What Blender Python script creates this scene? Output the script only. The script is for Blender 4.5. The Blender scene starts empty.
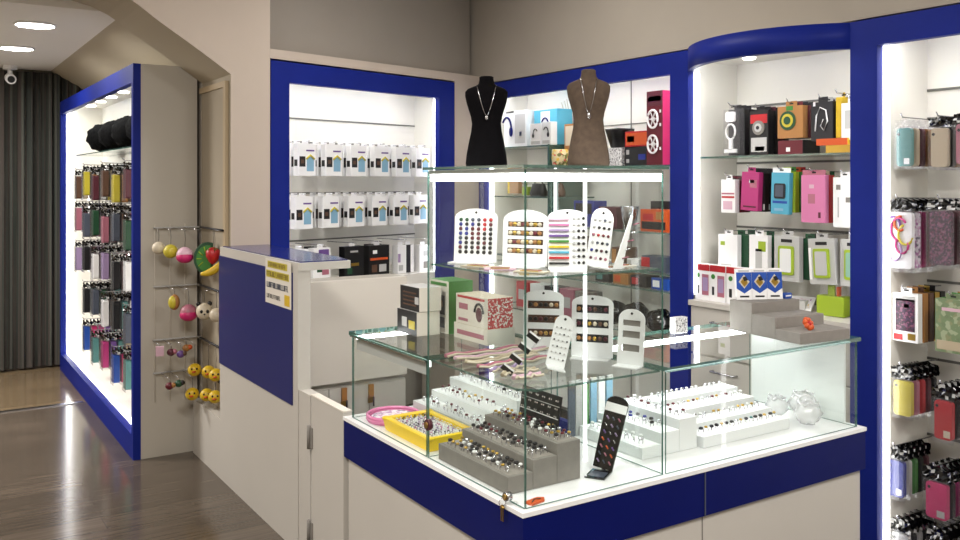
import bpy, math, random
from mathutils import Vector, Matrix
R = random.Random(7)
PI = math.pi
scn = bpy.context.scene
COL = scn.collection

# ------------------------------------------------------------------ materials
def lin(c):
    return tuple((x/12.92 if x <= .04045 else ((x+.055)/1.055)**2.4) for x in [v/255 for v in c]) + (1,)
MATS = {}
def mat(name, rgb=(200,200,200), rough=.5, metal=0, emit=0, spec=.5, noise=None, coat=0, trans=0):
    m = bpy.data.materials.new(name); m.use_nodes = True
    nt = m.node_tree; b = nt.nodes['Principled BSDF']
    b.inputs['Base Color'].default_value = lin(rgb)
    b.inputs['Roughness'].default_value = rough
    b.inputs['Metallic'].default_value = metal
    b.inputs['Specular IOR Level'].default_value = spec
    b.inputs['Coat Weight'].default_value = coat
    if emit:
        b.inputs['Emission Color'].default_value = lin(rgb)
        b.inputs['Emission Strength'].default_value = emit
    if noise:                                   # (scale, amount, bump)
        sc, am, bu = noise
        tc = nt.nodes.new('ShaderNodeTexCoord'); n = nt.nodes.new('ShaderNodeTexNoise')
        n.inputs['Scale'].default_value = sc; n.inputs['Detail'].default_value = 4
        nt.links.new(tc.outputs['Object'], n.inputs['Vector'])
        r = nt.nodes.new('ShaderNodeValToRGB')
        c = lin(rgb)
        r.color_ramp.elements[0].position = .3; r.color_ramp.elements[1].position = .7
        r.color_ramp.elements[0].color = tuple(x*(1-am) for x in c[:3])+(1,)
        r.color_ramp.elements[1].color = tuple(min(1,x*(1+am)) for x in c[:3])+(1,)
        nt.links.new(n.outputs['Fac'], r.inputs['Fac']); nt.links.new(r.outputs['Color'], b.inputs['Base Color'])
        if bu:
            bp = nt.nodes.new('ShaderNodeBump'); bp.inputs['Strength'].default_value = bu; bp.inputs['Distance'].default_value = .01
            nt.links.new(n.outputs['Fac'], bp.inputs['Height']); nt.links.new(bp.outputs['Normal'], b.inputs['Normal'])
    MATS[name] = m
    return m
def clear_mat(name, tint, gloss_rough, base_gloss, body=None, body_amt=0):
    """thin clear sheet: see-through, with Fresnel reflection on its outward faces"""
    m = bpy.data.materials.new(name); m.use_nodes = True
    nt = m.node_tree; nt.nodes.clear(); N = nt.nodes.new; L = nt.links.new
    out = N('ShaderNodeOutputMaterial'); tr = N('ShaderNodeBsdfTransparent'); gl = N('ShaderNodeBsdfGlossy')
    tr.inputs['Color'].default_value = tint+(1,); gl.inputs['Roughness'].default_value = gloss_rough
    lw = N('ShaderNodeFresnel'); lw.inputs['IOR'].default_value = 1.45
    ge = N('ShaderNodeNewGeometry')
    inv = N('ShaderNodeMath'); inv.operation = 'SUBTRACT'; inv.inputs[0].default_value = 1; L(ge.outputs['Backfacing'], inv.inputs[1])
    ad = N('ShaderNodeMath'); ad.operation = 'ADD'; L(lw.outputs[0], ad.inputs[0]); ad.inputs[1].default_value = base_gloss
    mu = N('ShaderNodeMath'); mu.operation = 'MULTIPLY'; L(ad.outputs[0], mu.inputs[0]); L(inv.outputs[0], mu.inputs[1])
    mx = N('ShaderNodeMixShader'); L(mu.outputs[0], mx.inputs[0])
    if body:
        df = N('ShaderNodeBsdfDiffuse'); df.inputs['Color'].default_value = lin(body)
        m2 = N('ShaderNodeMixShader'); m2.inputs[0].default_value = body_amt
        L(tr.outputs[0], m2.inputs[1]); L(df.outputs[0], m2.inputs[2]); L(m2.outputs[0], mx.inputs[1])
    else:
        L(tr.outputs[0], mx.inputs[1])
    L(gl.outputs[0], mx.inputs[2]); L(mx.outputs[0], out.inputs['Surface'])
    MATS[name] = m

mat('wall', (165,157,145), .8, noise=(3,.03,0))
mat('wall_tan', (158,149,135), .8, noise=(3,.03,0))
mat('wall_grey', (148,141,132), .8, noise=(3,.03,0))
mat('arch', (188,175,162), .75, noise=(4,.02,0))
mat('ceiling', (236,232,224), .85)
mat('soffit', (180,170,150), .8)
mat('laminate', (196,192,184), .45, noise=(2,.02,0))
mat('laminate2', (186,180,168), .5, noise=(2,.02,0))
mat('blue', (20,36,124), .5, spec=.15, noise=(6,.06,0))
mat('navy', (5,17,88), .45, spec=.15, noise=(6,.06,0))
mat('panel', (232,230,222), .5)
mat('groove', (105,105,100), .5)
mat('white', (238,238,238), .4)
mat('offwhite', (222,216,205), .5)
mat('black', (9,9,11), .4)
mat('glossblack', (9,9,11), .12, coat=.5)
mat('darkgrey', (34,34,38), .5)
mat('grey', (128,124,118), .7, noise=(30,.08,0))
mat('lightgrey', (182,182,180), .6)
mat('trayw', (226,228,228), .55)
mat('chrome', (200,200,205), .18, 1)
mat('brass', (170,140,80), .3, 1)
mat('gold', (200,165,80), .3, 1)
mat('silver', (215,215,220), .2, 1)
mat('led', (255,255,255), .5, emit=11)
mat('ledside', (255,255,255), .5, emit=3.6)
mat('ledaisle', (252,255,248), .5, emit=5)
mat('ledcase', (255,255,255), .5, emit=17)
mat('ledsoft', (255,255,255), .5, emit=1.6)
mat('ledthin', (255,240,244), .5, emit=2)
mat('spot', (255,250,240), .5, emit=9)
mat('downlight', (255,250,242), .5, emit=9)
mat('velvet', (8,7,9), .9, spec=.08, noise=(60,.15,.1))
mat('linen', (82,69,58), .9, spec=.2, noise=(60,.14,.15))
mat('plush', (9,10,11), .95, spec=.08, noise=(40,.5,.6))
mat('curtain_dark', (50,48,46), .8)
mat('frame_wood', (178,160,130), .6)
mat('jamb', (168,158,140), .8, noise=(3,.03,0))
for n_, c_ in dict(red=(205,30,40), darkred=(110,22,38), wine=(96,34,50), orange=(232,96,36), tan=(190,132,72), brown=(104,72,54), yellow=(246,206,40), lemon=(222,206,60),
                   lime=(176,204,50), green=(70,150,60), darkgreen=(30,84,52), teal=(92,152,150), cyan=(92,190,222), sky=(150,200,230), cobalt=(28,84,186), royal=(40,56,158),
                   purple=(120,84,160), lilac=(186,160,206), magenta=(206,60,136), hotpink=(226,40,120), pink=(238,140,190), palepink=(240,196,214), rose=(196,120,140), beige=(206,190,160),
                   slate=(86,94,110), mint=(150,196,176), char=(23,23,27), cream=(238,226,200)).items():
    mat(n_, tuple(round(v*.86) for v in c_), .42)
for i, c in enumerate([(200,30,40), (230,120,30), (240,215,80), (60,160,80), (40,70,180), (150,60,160), (20,20,30), (250,250,250)]):
    mat('bead%d' % i, c, .25)
clear_mat('glass', (.975,.992,.985), 0.0, 0.0)
clear_mat('mirrorish', (.97,.98,.98), 0.0, .05)
clear_mat('glass_edge', (.34,.50,.46), .06, .08, (78,118,108), .55)
clear_mat('plastic', (.97,.97,.98), .08, .008, (235,235,235), .03)
clear_mat('pinkplastic', (.98,.80,.88), .12, .05, (250,150,200), .8)
clear_mat('smoke', (.8,.8,.84), .12, .08, (120,120,130), .4)

# floor: laminate planks
def floor_mat(name, rgb, rot):
    m = mat(name, rgb, .28); nt = m.node_tree; b = nt.nodes['Principled BSDF']; N = nt.nodes.new; L = nt.links.new
    tc = N('ShaderNodeTexCoord'); mp = N('ShaderNodeMapping'); mp.inputs['Rotation'].default_value = (0,0,rot)
    L(tc.outputs['Object'], mp.inputs['Vector'])
    br = N('ShaderNodeTexBrick'); br.inputs['Scale'].default_value = 1; br.inputs['Brick Width'].default_value = 1.2
    br.inputs['Row Height'].default_value = .16; br.inputs['Mortar Size'].default_value = .002; br.inputs['Mortar Smooth'].default_value = .4
    c = lin(rgb)
    br.inputs['Color1'].default_value = tuple(x*.86 for x in c[:3])+(1,); br.inputs['Color2'].default_value = tuple(x*1.16 for x in c[:3])+(1,)
    br.inputs['Mortar'].default_value = tuple(x*.45 for x in c[:3])+(1,)
    L(mp.outputs[0], br.inputs['Vector'])
    m2 = N('ShaderNodeMapping'); m2.inputs['Scale'].default_value = (1.2,22,1); m2.inputs['Rotation'].default_value = (0,0,rot); L(tc.outputs['Object'], m2.inputs['Vector'])
    nz = N('ShaderNodeTexNoise'); nz.inputs['Scale'].default_value = 3; nz.inputs['Detail'].default_value = 5; L(m2.outputs[0], nz.inputs['Vector'])
    mx = N('ShaderNodeMix'); mx.data_type = 'RGBA'; mx.blend_type = 'OVERLAY'; mx.inputs['Factor'].default_value = .55
    L(br.outputs['Color'], mx.inputs['A']); L(nz.outputs['Fac'], mx.inputs['B']); L(mx.outputs['Result'], b.inputs['Base Color'])
    rr = N('ShaderNodeMath'); rr.operation = 'MULTIPLY_ADD'; rr.inputs[1].default_value = .10; rr.inputs[2].default_value = .10
    L(nz.outputs['Fac'], rr.inputs[0]); L(rr.outputs[0], b.inputs['Roughness'])
floor_mat('floor', (88,78,68), 0)
floor_mat('floor2', (112,96,74), 0)
# striped hanging
def stripe_mat():
    m = mat('curtain', (60,56,52), .75); nt = m.node_tree; b = nt.nodes['Principled BSDF']; N = nt.nodes.new; L = nt.links.new
    tc = N('ShaderNodeTexCoord'); mp = N('ShaderNodeMapping'); mp.inputs['Scale'].default_value = (42,0,.25); L(tc.outputs['Object'], mp.inputs['Vector'])
    nz = N('ShaderNodeTexNoise'); nz.inputs['Scale'].default_value = 1; nz.inputs['Detail'].default_value = 3; L(mp.outputs[0], nz.inputs['Vector'])
    r = N('ShaderNodeValToRGB'); e = r.color_ramp.elements
    e[0].position = .28; e[0].color = lin((14,14,13)); e[1].position = .78; e[1].color = lin((104,96,86))
    for p, c in ((.42,(36,42,36)), (.5,(66,56,52)), (.58,(50,58,52))):
        x = e.new(p); x.color = lin(c)
    L(nz.outputs['Fac'], r.inputs['Fac']); L(r.outputs['Color'], b.inputs['Base Color'])
stripe_mat()
# patterned prints used on small packaging
def print_mat(name, cols, scale):
    m = mat(name, cols[0], .4); nt = m.node_tree; b = nt.nodes['Principled BSDF']; N = nt.nodes.new; L = nt.links.new
    tc = N('ShaderNodeTexCoord'); nz = N('ShaderNodeTexVoronoi'); nz.inputs['Scale'].default_value = scale; L(tc.outputs['Object'], nz.inputs['Vector'])
    r = N('ShaderNodeValToRGB'); r.color_ramp.interpolation = 'CONSTANT'; e = r.color_ramp.elements
    e[0].color = lin(cols[0]); e[1].position = .5; e[1].color = lin(cols[1])
    for i, c in enumerate(cols[2:]):
        x = e.new(.5+.4*(i+1)/(len(cols)-1)); x.color = lin(c)
    sp = N('ShaderNodeSeparateColor'); L(nz.outputs['Color'], sp.inputs[0]); L(sp.outputs[0], r.inputs['Fac']); L(r.outputs['Color'], b.inputs['Base Color'])
print_mat('confetti', ((236,228,236),(220,180,210),(120,110,130),(180,120,170)), 90)
print_mat('floral', ((222,206,160),(226,186,70),(214,90,80),(120,120,60)), 60)
print_mat('dotsred', ((186,46,52),(206,70,70),(240,235,230)), 240)
print_mat('speckle', ((206,206,206),(90,90,96),(240,240,240)), 230)
print_mat('softprint', ((238,234,238),(236,232,236),(228,150,190),(150,90,170),(240,214,120)), 110)
print_mat('darkprint', ((48,26,44),(92,34,66),(60,34,66),(120,70,96)), 150)
print_mat('greenprint', ((112,130,96),(108,124,92),(130,134,100),(150,160,130)), 70)
mat('trayyellow', (252,212,14), .4)
mat('stone', (146,140,132), .75, noise=(55,.10,.05))
mat('blockgrey', (134,129,123), .7, noise=(40,.05,.02))

# ------------------------------------------------------------------ mesh builder
class MB:
    def __init__(s): s.v = []; s.f = []; s.m = []; s.mats = []; s.sm = []
    def mi(s, m):
        if m not in s.mats: s.mats.append(m)
        return s.mats.index(m)
    def face(s, idx, m, smooth=False): s.f.append(idx); s.m.append(s.mi(m)); s.sm.append(smooth)
    def poly(s, pts, m):
        n = len(s.v); s.v += [tuple(p) for p in pts]; s.face(list(range(n, n+len(pts))), m); return s
    def box(s, x0, x1, y0, y1, z0, z1, m, side=None, thin=None):
        n = len(s.v)
        s.v += [(x0,y0,z0),(x1,y0,z0),(x1,y1,z0),(x0,y1,z0),(x0,y0,z1),(x1,y0,z1),(x1,y1,z1),(x0,y1,z1)]
        fs = [((0,3,2,1),'z'),((4,5,6,7),'z'),((0,1,5,4),'y'),((2,3,7,6),'y'),((1,2,6,5),'x'),((3,0,4,7),'x')]
        for f, ax in fs: s.face([n+i for i in f], (m if (side is None or ax == thin) else side))
        return s
    def bbox(s, c, d, m): return s.box(c[0]-d[0]/2,c[0]+d[0]/2,c[1]-d[1]/2,c[1]+d[1]/2,c[2]-d[2]/2,c[2]+d[2]/2,m)
    def pane(s, x0, x1, y0, y1, z0, z1, g='glass', e='glass_edge'):
        d = {'x':abs(x1-x0),'y':abs(y1-y0),'z':abs(z1-z0)}; t = min(d, key=d.get)
        return s.box(x0,x1,y0,y1,z0,z1,g,e,t)
    def rbox(s, x0, x1, y0, y1, z0, z1, r, m, n=3):
        """box with rounded corners in its x-z outline, extruded in y"""
        o = []
        for cx, cz, a0 in ((x1-r,z1-r,0),(x0+r,z1-r,90),(x0+r,z0+r,180),(x1-r,z0+r,270)):
            for k in range(n+1):
                a = math.radians(a0+90*k/n); o.append((cx+r*math.cos(a), cz+r*math.sin(a)))
        return s.prism_y(o, y0, y1, m)
    def prism_y(s, o, y0, y1, m, side=None, smooth=False):
        n = len(s.v); k = len(o)
        s.v += [(a,y0,b) for a,b in o] + [(a,y1,b) for a,b in o]
        s.face([n+i for i in range(k)], m); s.face([n+k+i for i in reversed(range(k))], m)
        for i in range(k):
            j = (i+1) % k; s.face([n+i, n+k+i, n+k+j, n+j], side or m, smooth)
        return s
    def prism_z(s, o, z0, z1, m, side=None, smooth=False):
        n = len(s.v); k = len(o)
        s.v += [(a,b,z0) for a,b in o] + [(a,b,z1) for a,b in o]
        s.face([n+i for i in reversed(range(k))], m); s.face([n+k+i for i in range(k)], m)
        for i in range(k):
            j = (i+1) % k; s.face([n+i, n+j, n+k+j, n+k+i], side or m, smooth)
        return s
    def tube(s, path, r, m, n=6, closed=False):
        P = [Vector(p) for p in path]; base = len(s.v); k = len(P)
        for i, p in enumerate(P):
            if closed: t = P[(i+1)%k]-P[i-1]
            else: t = (P[min(i+1,k-1)]-P[max(i-1,0)])
            t = t.normalized() if t.length else Vector((0,0,1))
            a = t.cross(Vector((0,0,1)) if abs(t.z) < .9 else Vector((1,0,0))).normalized(); b = t.cross(a)
            for j in range(n):
                an = 2*PI*j/n; s.v.append(tuple(p+r*(math.cos(an)*a+math.sin(an)*b)))
        for i in range(k if closed else k-1):
            i2 = (i+1) % k
            for j in range(n):
                j2 = (j+1) % n; s.face([base+i*n+j, base+i*n+j2, base+i2*n+j2, base+i2*n+j], m, True)
        if not closed:
            s.face([base+j for j in reversed(range(n))], m); s.face([base+(k-1)*n+j for j in range(n)], m)
        return s
    def loft(s, rings, m, n=16, ex=2.0, cx=0, cy=0):
        """rings: (z, rx, ry) stacked along z, capped"""
        base = len(s.v)
        for z, rx, ry in rings:
            for j in range(n):
                a = 2*PI*j/n; c_, s_ = math.cos(a), math.sin(a)
                s.v.append((cx+rx*math.copysign(abs(c_)**(2/ex), c_), cy+ry*math.copysign(abs(s_)**(2/ex), s_), z))
        for i in range(len(rings)-1):
            for j in range(n):
                j2 = (j+1) % n; s.face([base+i*n+j, base+i*n+j2, base+(i+1)*n+j2, base+(i+1)*n+j], m, True)
        s.face([base+j for j in reversed(range(n))], m); s.face([base+(len(rings)-1)*n+j for j in range(n)], m)
        return s
    def ball(s, c, rx, ry, rz, m, n=12, k=7, f=None):
        base = len(s.v)
        for i in range(k+1):
            th = PI*i/k
            for j in range(n):
                a = 2*PI*j/n; w = f(th, a) if f else 1
                s.v.append((c[0]+rx*w*math.sin(th)*math.cos(a), c[1]+ry*w*math.sin(th)*math.sin(a), c[2]+rz*w*math.cos(th)))
        for i in range(k):
            for j in range(n):
                j2 = (j+1) % n; s.face([base+i*n+j, base+(i+1)*n+j, base+(i+1)*n+j2, base+i*n+j2], m, True)
        return s
    def disc_y(s, cx, cz, r, y0, y1, m, n=14):
        return s.prism_y([(cx+r*math.cos(2*PI*i/n), cz+r*math.sin(2*PI*i/n)) for i in range(n)], y0, y1, m)
    def ring_y(s, cx, cz, r, w, y, m, n=20, sx=1):
        return s.tube([(cx+sx*r*math.cos(2*PI*i/n), y, cz+r*math.sin(2*PI*i/n)) for i in range(n)], w, m, 6, True)
    def xf(s, M, start=0):
        for i in range(start, len(s.v)): s.v[i] = tuple(M @ Vector(s.v[i]))
        return s
    def build(s, name, parent=None, off=(0,0,0), bevel=0):
        me = bpy.data.meshes.new(name)
        me.from_pydata([(a-off[0], b-off[1], c-off[2]) for a,b,c in s.v], [], s.f)
        for m in s.mats: me.materials.append(MATS[m])
        me.polygons.foreach_set('material_index', s.m); me.polygons.foreach_set('use_smooth', s.sm)
        me.update()
        o = bpy.data.objects.new(name, me); COL.objects.link(o)
        if parent: o.parent = parent
        if bevel:
            b = o.modifiers.new('bevel', 'BEVEL'); b.width = bevel; b.segments = 2; b.limit_method = 'ANGLE'
        return o
def thing(name, label, cat, loc=(0,0,0), rz=0, group=None):
    o = bpy.data.objects.new(name, None); COL.objects.link(o); o.empty_display_size = .05
    o.location = loc; o.rotation_euler = (0,0,rz); o['label'] = label; o['category'] = cat
    if group: o['group'] = group
    return o
def tag(o, label, cat, group=None, loc=None, rz=None):
    o['label'] = label; o['category'] = cat
    if group: o['group'] = group
    if loc: o.location = loc
    if rz is not None: o.rotation_euler = (0,0,rz)
    return o
def struct(name, mb, off=(0,0,0)):
    o = mb.build(name, None, off); o.location = off; o['kind'] = 'structure'; return o
def dup(root, loc, rz=None, label=None, group=None):
    r = root.copy(); COL.objects.link(r); r.location = loc
    if rz is not None: r.rotation_euler = (0,0,rz)
    if label: r['label'] = label
    if group: r['group'] = group
    for ch in list(root.children):
        c = ch.copy(); COL.objects.link(c); c.parent = r
        for g in ch.children:
            d = g.copy(); COL.objects.link(d); d.parent = c
    return r
RX = -PI/2            # a thing's front (-y) turned to face -x
ORD = ['front', 'second', 'third', 'fourth', 'fifth', 'sixth', 'seventh']

# ------------------------------------------------------------------ camera
cam = bpy.data.cameras.new('camera'); co = bpy.data.objects.new('camera', cam); COL.objects.link(co)
co.location = (-1.316,-1.831,1.5); co.rotation_euler = (PI/2,0,-math.atan2(.543,.839))
cam.sensor_width = 36; cam.lens = 33.0; cam.shift_y = -88/960; cam.clip_start = .05
scn.camera = co

# ------------------------------------------------------------------ room shell
struct('floor', MB().box(-3.2,3.0,-4.2,4.67,-.1,0,'floor'))
struct('floor_far', MB().box(-3.2,3.0,4.67,6.6,-.1,0,'floor2'))
struct('trim_1', MB().box(-1.9,-.33,4.65,4.69,0,.006,'chrome'))
struct('wall_right', MB().box(1.87,2.4,-4.2,3.3,2.15,2.9,'wall').box(2.3,2.4,-4.2,3.3,0,2.15,'wall'))
# wall behind and above the tilted back cabinet
B0 = Vector((.267,2.643,0)); BA = math.atan2(.369,1.352); BM = Matrix.Translation(B0) @ Matrix.Rotation(BA,4,'Z')
b = MB()
b.box(-.004,1.66,.10,.30,2.2,2.9,'wall_grey')
b.box(-.004,1.66,.0,.30,2.15,2.2,'arch')
b.box(1.41,1.66,.0,.3,0,2.15,'arch')
b.box(-.004,1.66,.42,.5,0,2.9,'wall')
b.xf(BM); struct('wall_back', b)
# arch wall across the aisle
prof = [(.057,0),(.057,2.05),(-.024,2.106),(-.099,2.157),(-.172,2.205),(-.245,2.252),(-.316,2.299),(-.385,2.35),(-.44,2.385),(-.52,2.42),(-.65,2.45),(-.9,2.46),(-3.2,2.46)]
b = MB(); n = len(prof)
for (x,z), (x2,z2) in zip(prof[1:-1], prof[2:]):
    b.poly([(x,2.63,z),(x,2.63,2.9),(x2,2.63,2.9),(x2,2.63,z2)], 'arch')
    b.poly([(x,2.63,z),(x2,2.63,z2),(x2,3.15,z2),(x,3.15,z)], 'soffit')
b.poly([(.057,2.63,0),(.263,2.63,0),(.263,2.63,2.9),(.057,2.63,2.9)], 'arch')
b.poly([(.057,2.63,0),(.057,2.63,2.05),(.057,3.15,2.05),(.057,3.15,0)], 'jamb')
b.poly([(.263,2.63,0),(.263,3.15,0),(.263,3.15,2.9),(.263,2.63,2.9)], 'arch')
b.poly([(.057,3.15,0),(.057,3.15,2.9),(.263,3.15,2.9),(.263,3.15,0)], 'arch')
struct('wall_arch', b)
struct('wall_middle', MB().box(.05,.25,3.16,6.1,0,2.9,'wall'))
# aisle room ceiling: flat, with a sloping border over the cabinet
struct('ceiling_aisle', MB().box(-3.2,-.36,3.15,6.2,2.4,2.5,'ceiling'))
struct('ceiling_slope', MB().poly([(-.36,3.15,2.4),(-.36,6.1,2.4),(.05,6.1,2.16),(.05,3.15,2.16)],'soffit').poly([(-.36,3.15,2.41),(.05,3.15,2.17),(.05,6.1,2.17),(-.36,6.1,2.41)],'soffit'))
struct('wall_far', MB().box(-3.2,.3,6.08,6.2,0,2.5,'wall_tan'))
struct('wall_left', MB().box(-3.2,-3.1,-4.2,6.2,0,2.9,'wall'))
struct('wall_rear', MB().box(-3.2,3.0,-4.2,-4.1,0,2.9,'wall'))
struct('ceiling', MB().box(-3.2,3.0,-4.2,2.63,2.9,3.0,'ceiling').box(.2,3.0,2.63,3.5,2.9,3.0,'ceiling'))
# framed panel on the arch's right jamb
fp = thing('framed_panel', 'tall beige panel in a pale wooden frame on the side of the arch', 'panel', (.05,2.9,1.25))
MB().box(.046,.056,2.68,3.13,.9,1.99,'jamb').build('board', fp, (.05,2.9,1.25))
MB().box(.036,.056,2.665,2.70,.88,2.02,'frame_wood').box(.036,.056,2.70,3.14,1.99,2.02,'frame_wood').build('wooden_frame', fp, (.05,2.9,1.25))

# curtain of dark striped strings on the far wall
b = MB(); n = 150
for i in range(n):
    x0, x1 = -3.0+3.0*i/n, -3.0+3.0*(i+1)/n
    y0, y1 = 6.02+.018*math.sin(i*1.9)+.012*math.sin(i*.7), 6.02+.018*math.sin((i+1)*1.9)+.012*math.sin((i+1)*.7)
    b.poly([(x0,y0,.02),(x1,y1,.02),(x1,y1,2.38),(x0,y0,2.38)], 'curtain')
tag(b.build('curtain', None, (-1.5,6.02,0)), 'dark grey striped floor-length curtain across the far end of the aisle', 'curtain', loc=(-1.5,6.02,0))

# round downlights in the aisle ceiling
for i, (x, y, lab) in enumerate(((-.72,3.76,'round recessed downlight nearer the arch in the aisle ceiling'), (-.72,4.80,'round recessed downlight farther back, nearer the curtain'))):
    t = thing('ceiling_downlight', lab, 'light', (x,y,2.4), 0, 'aisle ceiling downlights')
    MB().prism_z([(.10*math.cos(a*PI/12),.10*math.sin(a*PI/12)) for a in range(24)], -.006, -.002, 'downlight').build('diffuser', t)
    b = MB(); b.tube([(.105*math.cos(a*PI/12),.105*math.sin(a*PI/12),-.006) for a in range(24)], .007, 'white', 6, True); b.build('trim_ring', t)
t = thing('security_camera', 'small white security camera under the aisle ceiling by the curtain', 'camera', (-.67,5.86,2.4))
MB().prism_z([(.05*math.cos(a*PI/8),.05*math.sin(a*PI/8)) for a in range(16)], -.03, 0, 'white').tube([(0,0,-.03),(0,-.02,-.07)], .018, 'white').build('mount', t)
b = MB(); b.tube([(0,.03,-.09),(0,-.10,-.115)], .038, 'white', 12); b.build('housing', t)
b = MB(); b.tube([(0,-.10,-.115),(0,-.108,-.117)], .026, 'black', 12); b.build('lens', t)

# ------------------------------------------------------------------ shared small builders
def hook(parent, x0, x1, y, z, off):
    b = MB(); b.tube([(x0,y,z),(x1,y,z+.004),(x1-.012 if x1 < x0 else x1+.012,y,z+.018)], .0028, 'chrome', 5)
    return b.build('hook', parent, off)

# ---- left aisle cabinet --------------------------------------------------
OL = (-.15,4.55,0)
lc = thing('wall_display_cabinet', 'tall lit display cabinet with blue frame standing along the aisle', 'cabinet', OL)
Y0, Y1 = 3.16, 5.92
MB().box(-.31,-.27,Y0,Y0+.045,0,2.14,'blue').build('frame_post', lc, OL)
MB().box(-.31,-.27,Y1-.045,Y1,0,2.14,'blue').build('frame_post', lc, OL)
MB().box(-.31,-.27,Y0+.045,Y1-.045,2.04,2.14,'blue').build('frame_header', lc, OL)
MB().box(-.31,-.27,Y0+.045,Y1-.045,0,.13,'blue').build('frame_plinth', lc, OL)
MB().box(-.27,.03,Y0,Y0+.03,0,2.14,'laminate2').build('side_panel', lc, OL)
MB().box(-.27,.03,Y1-.03,Y1,0,2.14,'panel').build('side_panel', lc, OL)
MB().box(.0,.03,Y0+.03,Y1-.03,.13,2.1,'panel').build('back_panel', lc, OL)
MB().box(-.27,.03,Y0+.03,Y1-.03,2.10,2.14,'panel').build('top_panel', lc, OL)
MB().box(-.27,.03,Y0+.03,Y1-.03,.10,.13,'panel').build('bottom_panel', lc, OL)
MB().box(-.266,-.236,Y0+.05,Y1-.05,2.062,2.072,'ledaisle').build('led_strip', lc, OL)
MB().box(-.266,-.246,Y0+.05,Y1-.05,.131,.136,'ledaisle').build('led_strip', lc, OL)
MB().box(-.266,-.236,Y1-.048,Y1-.034,.14,2.05,'ledside').build('led_strip', lc, OL)
MB().box(-.266,-.236,Y0+.032,Y0+.044,.14,2.05,'ledside').build('led_strip', lc, OL)
for k in range(6):
    y = Y0+.35+.42*k
    b = MB(); b.prism_z([(-.13+.035*math.cos(a*PI/6),y+.035*math.sin(a*PI/6)) for a in range(12)], 2.092, 2.099, 'spot'); b.build('spotlight', lc, OL)
MB().pane(-.245,-.005,Y0+.05,4.5,1.70,1.708).build('glass_shelf', lc, OL)
MB().pane(-.24,-.005,4.52,Y1-.35,1.70,1.708).build('glass_shelf', lc, OL)
MB().box(-.006,.0,4.505,4.515,.14,2.09,'groove').build('panel_joint', lc, OL)
# fluffy dark rolls on the glass shelf
for k, (y, lab) in enumerate(((3.66,'fluffy black plush roll on the aisle cabinet glass shelf, nearest the frame'),(4.12,'fluffy black plush roll on the aisle cabinet shelf, second from the frame'),(4.58,'fluffy black plush roll on the aisle cabinet shelf, third from the frame'),(5.04,'fluffy black plush roll on the aisle cabinet shelf, farthest back'))):
    b = MB(); rr = random.Random(k); ph = [rr.uniform(0,6) for _ in range(4)]
    b.ball((0,0,.095), .095, .22, .095, 'plush', 22, 14, lambda th,a: 1+.07*math.sin(9*th+ph[0])*math.sin(7*a+ph[1])+.06*math.sin(13*a+ph[2]))
    tag(b.build('plush_roll'), lab, 'plush', 'plush rolls in the aisle cabinet', (-.145,y,1.726))
# phone case packs: an open wallet shaped bag with dark header
def case_pack(w, h, t, col, hdr='glossblack', bag='plastic', name='phone_case_pack', lab='x', group=None, sticker=None, hh=.035):
    o = thing(name, lab, 'phone case', (0,0,0), 0, group)
    b = MB(); b.rbox(-w*.38,w*.38,-t*.5,t*.35,-h*.94,-hh*1.15,min(.012,w*.2),col)
    b.disc_y(-w*.26,-hh-.028,.006,-t*.5-.0012,-t*.5,'char',10)
    if sticker: b.box(w*.02,w*.3,-t*.5-.001,-t*.5,-h*.9,-h*.78,sticker)
    b.build('phone_case', o)
    b = MB(); b.rbox(-w*.5,w*.5,-t*.62,-t*.60,-h,-hh*.9,.006,bag); b.build('clear_bag', o)
    b = MB(); q = random.Random(int(w*1e4)+len(name)+int(h*1e3)); nx_, nz_ = 7, 4; n0 = len(b.v)
    for layer in (0,1):
        for a in range(nz_+1):
            for c in range(nx_+1):
                edge = .25 if a in (0,nz_) else .55
                b.v.append((-w*.5+w*c/nx_+q.uniform(-.002,.002), -t*.6+t*edge*q.random()+(t*.55 if layer else 0), -hh+(hh+(.006 if c in (3,4) else -.004*q.random()))*a/nz_))
    for layer in (0,1):
        for a in range(nz_):
            for c in range(nx_):
                k0 = n0+layer*(nx_+1)*(nz_+1)+a*(nx_+1)+c
                f = [k0,k0+1,k0+nx_+2,k0+nx_+1]
                b.face(f if not layer else f[::-1], 'lightgrey' if q.random() < .10 and hdr == 'glossblack' else hdr)
    b.build('header_card', o)
    return o
PAL = [['wine','lightgrey','lemon','tan','brown','beige'], ['darkgreen','char','slate','brown','rose','wine'], ['white','rose','char','wine','lilac','lightgrey'],
       ['slate','darkgreen','char','teal','white','brown'], ['teal','beige','cobalt','hotpink','magenta','purple']]
rows_z = [1.615,1.345,1.075,.80,.50]
pegs = [3.62,3.98,4.34,4.70,5.06,5.42]
RW = ['top','second','third','fourth','bottom']; PG = ['nearest','second nearest','third nearest','third farthest','second farthest','farthest']
cache = {}
for ri, z in enumerate(rows_z):
    for pi, y in enumerate(pegs):
        if ri in (3,) and pi > 4: continue
        if ri == 4 and pi > 4: continue
        zz = z - (.03*((pi+ri) % 2))
        hook(lc, 0, -.262, y, zz+.006, OL)
        for k in range(5):
            c = PAL[ri][(k+pi*2) % 6]
            if c not in cache:
                cache[c] = case_pack(.11,.225,.040,c,lab='x'); src = cache[c]; first = True
            else: first = False
            src = cache[c]
            loc = (-.245+.047*k, y, zz+.0)
            lab = '%s phone case pack, %s on the %s hook, %s row of aisle cabinet' % (c if c != 'char' else 'charcoal', ORD[k], PG[pi], RW[ri])
            if first: src.location = loc; src.rotation_euler = (0,0,RX); src['label'] = lab; src['group'] = 'phone cases in the aisle cabinet'
            else: dup(src, loc, RX, lab, 'phone cases in the aisle cabinet')

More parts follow.
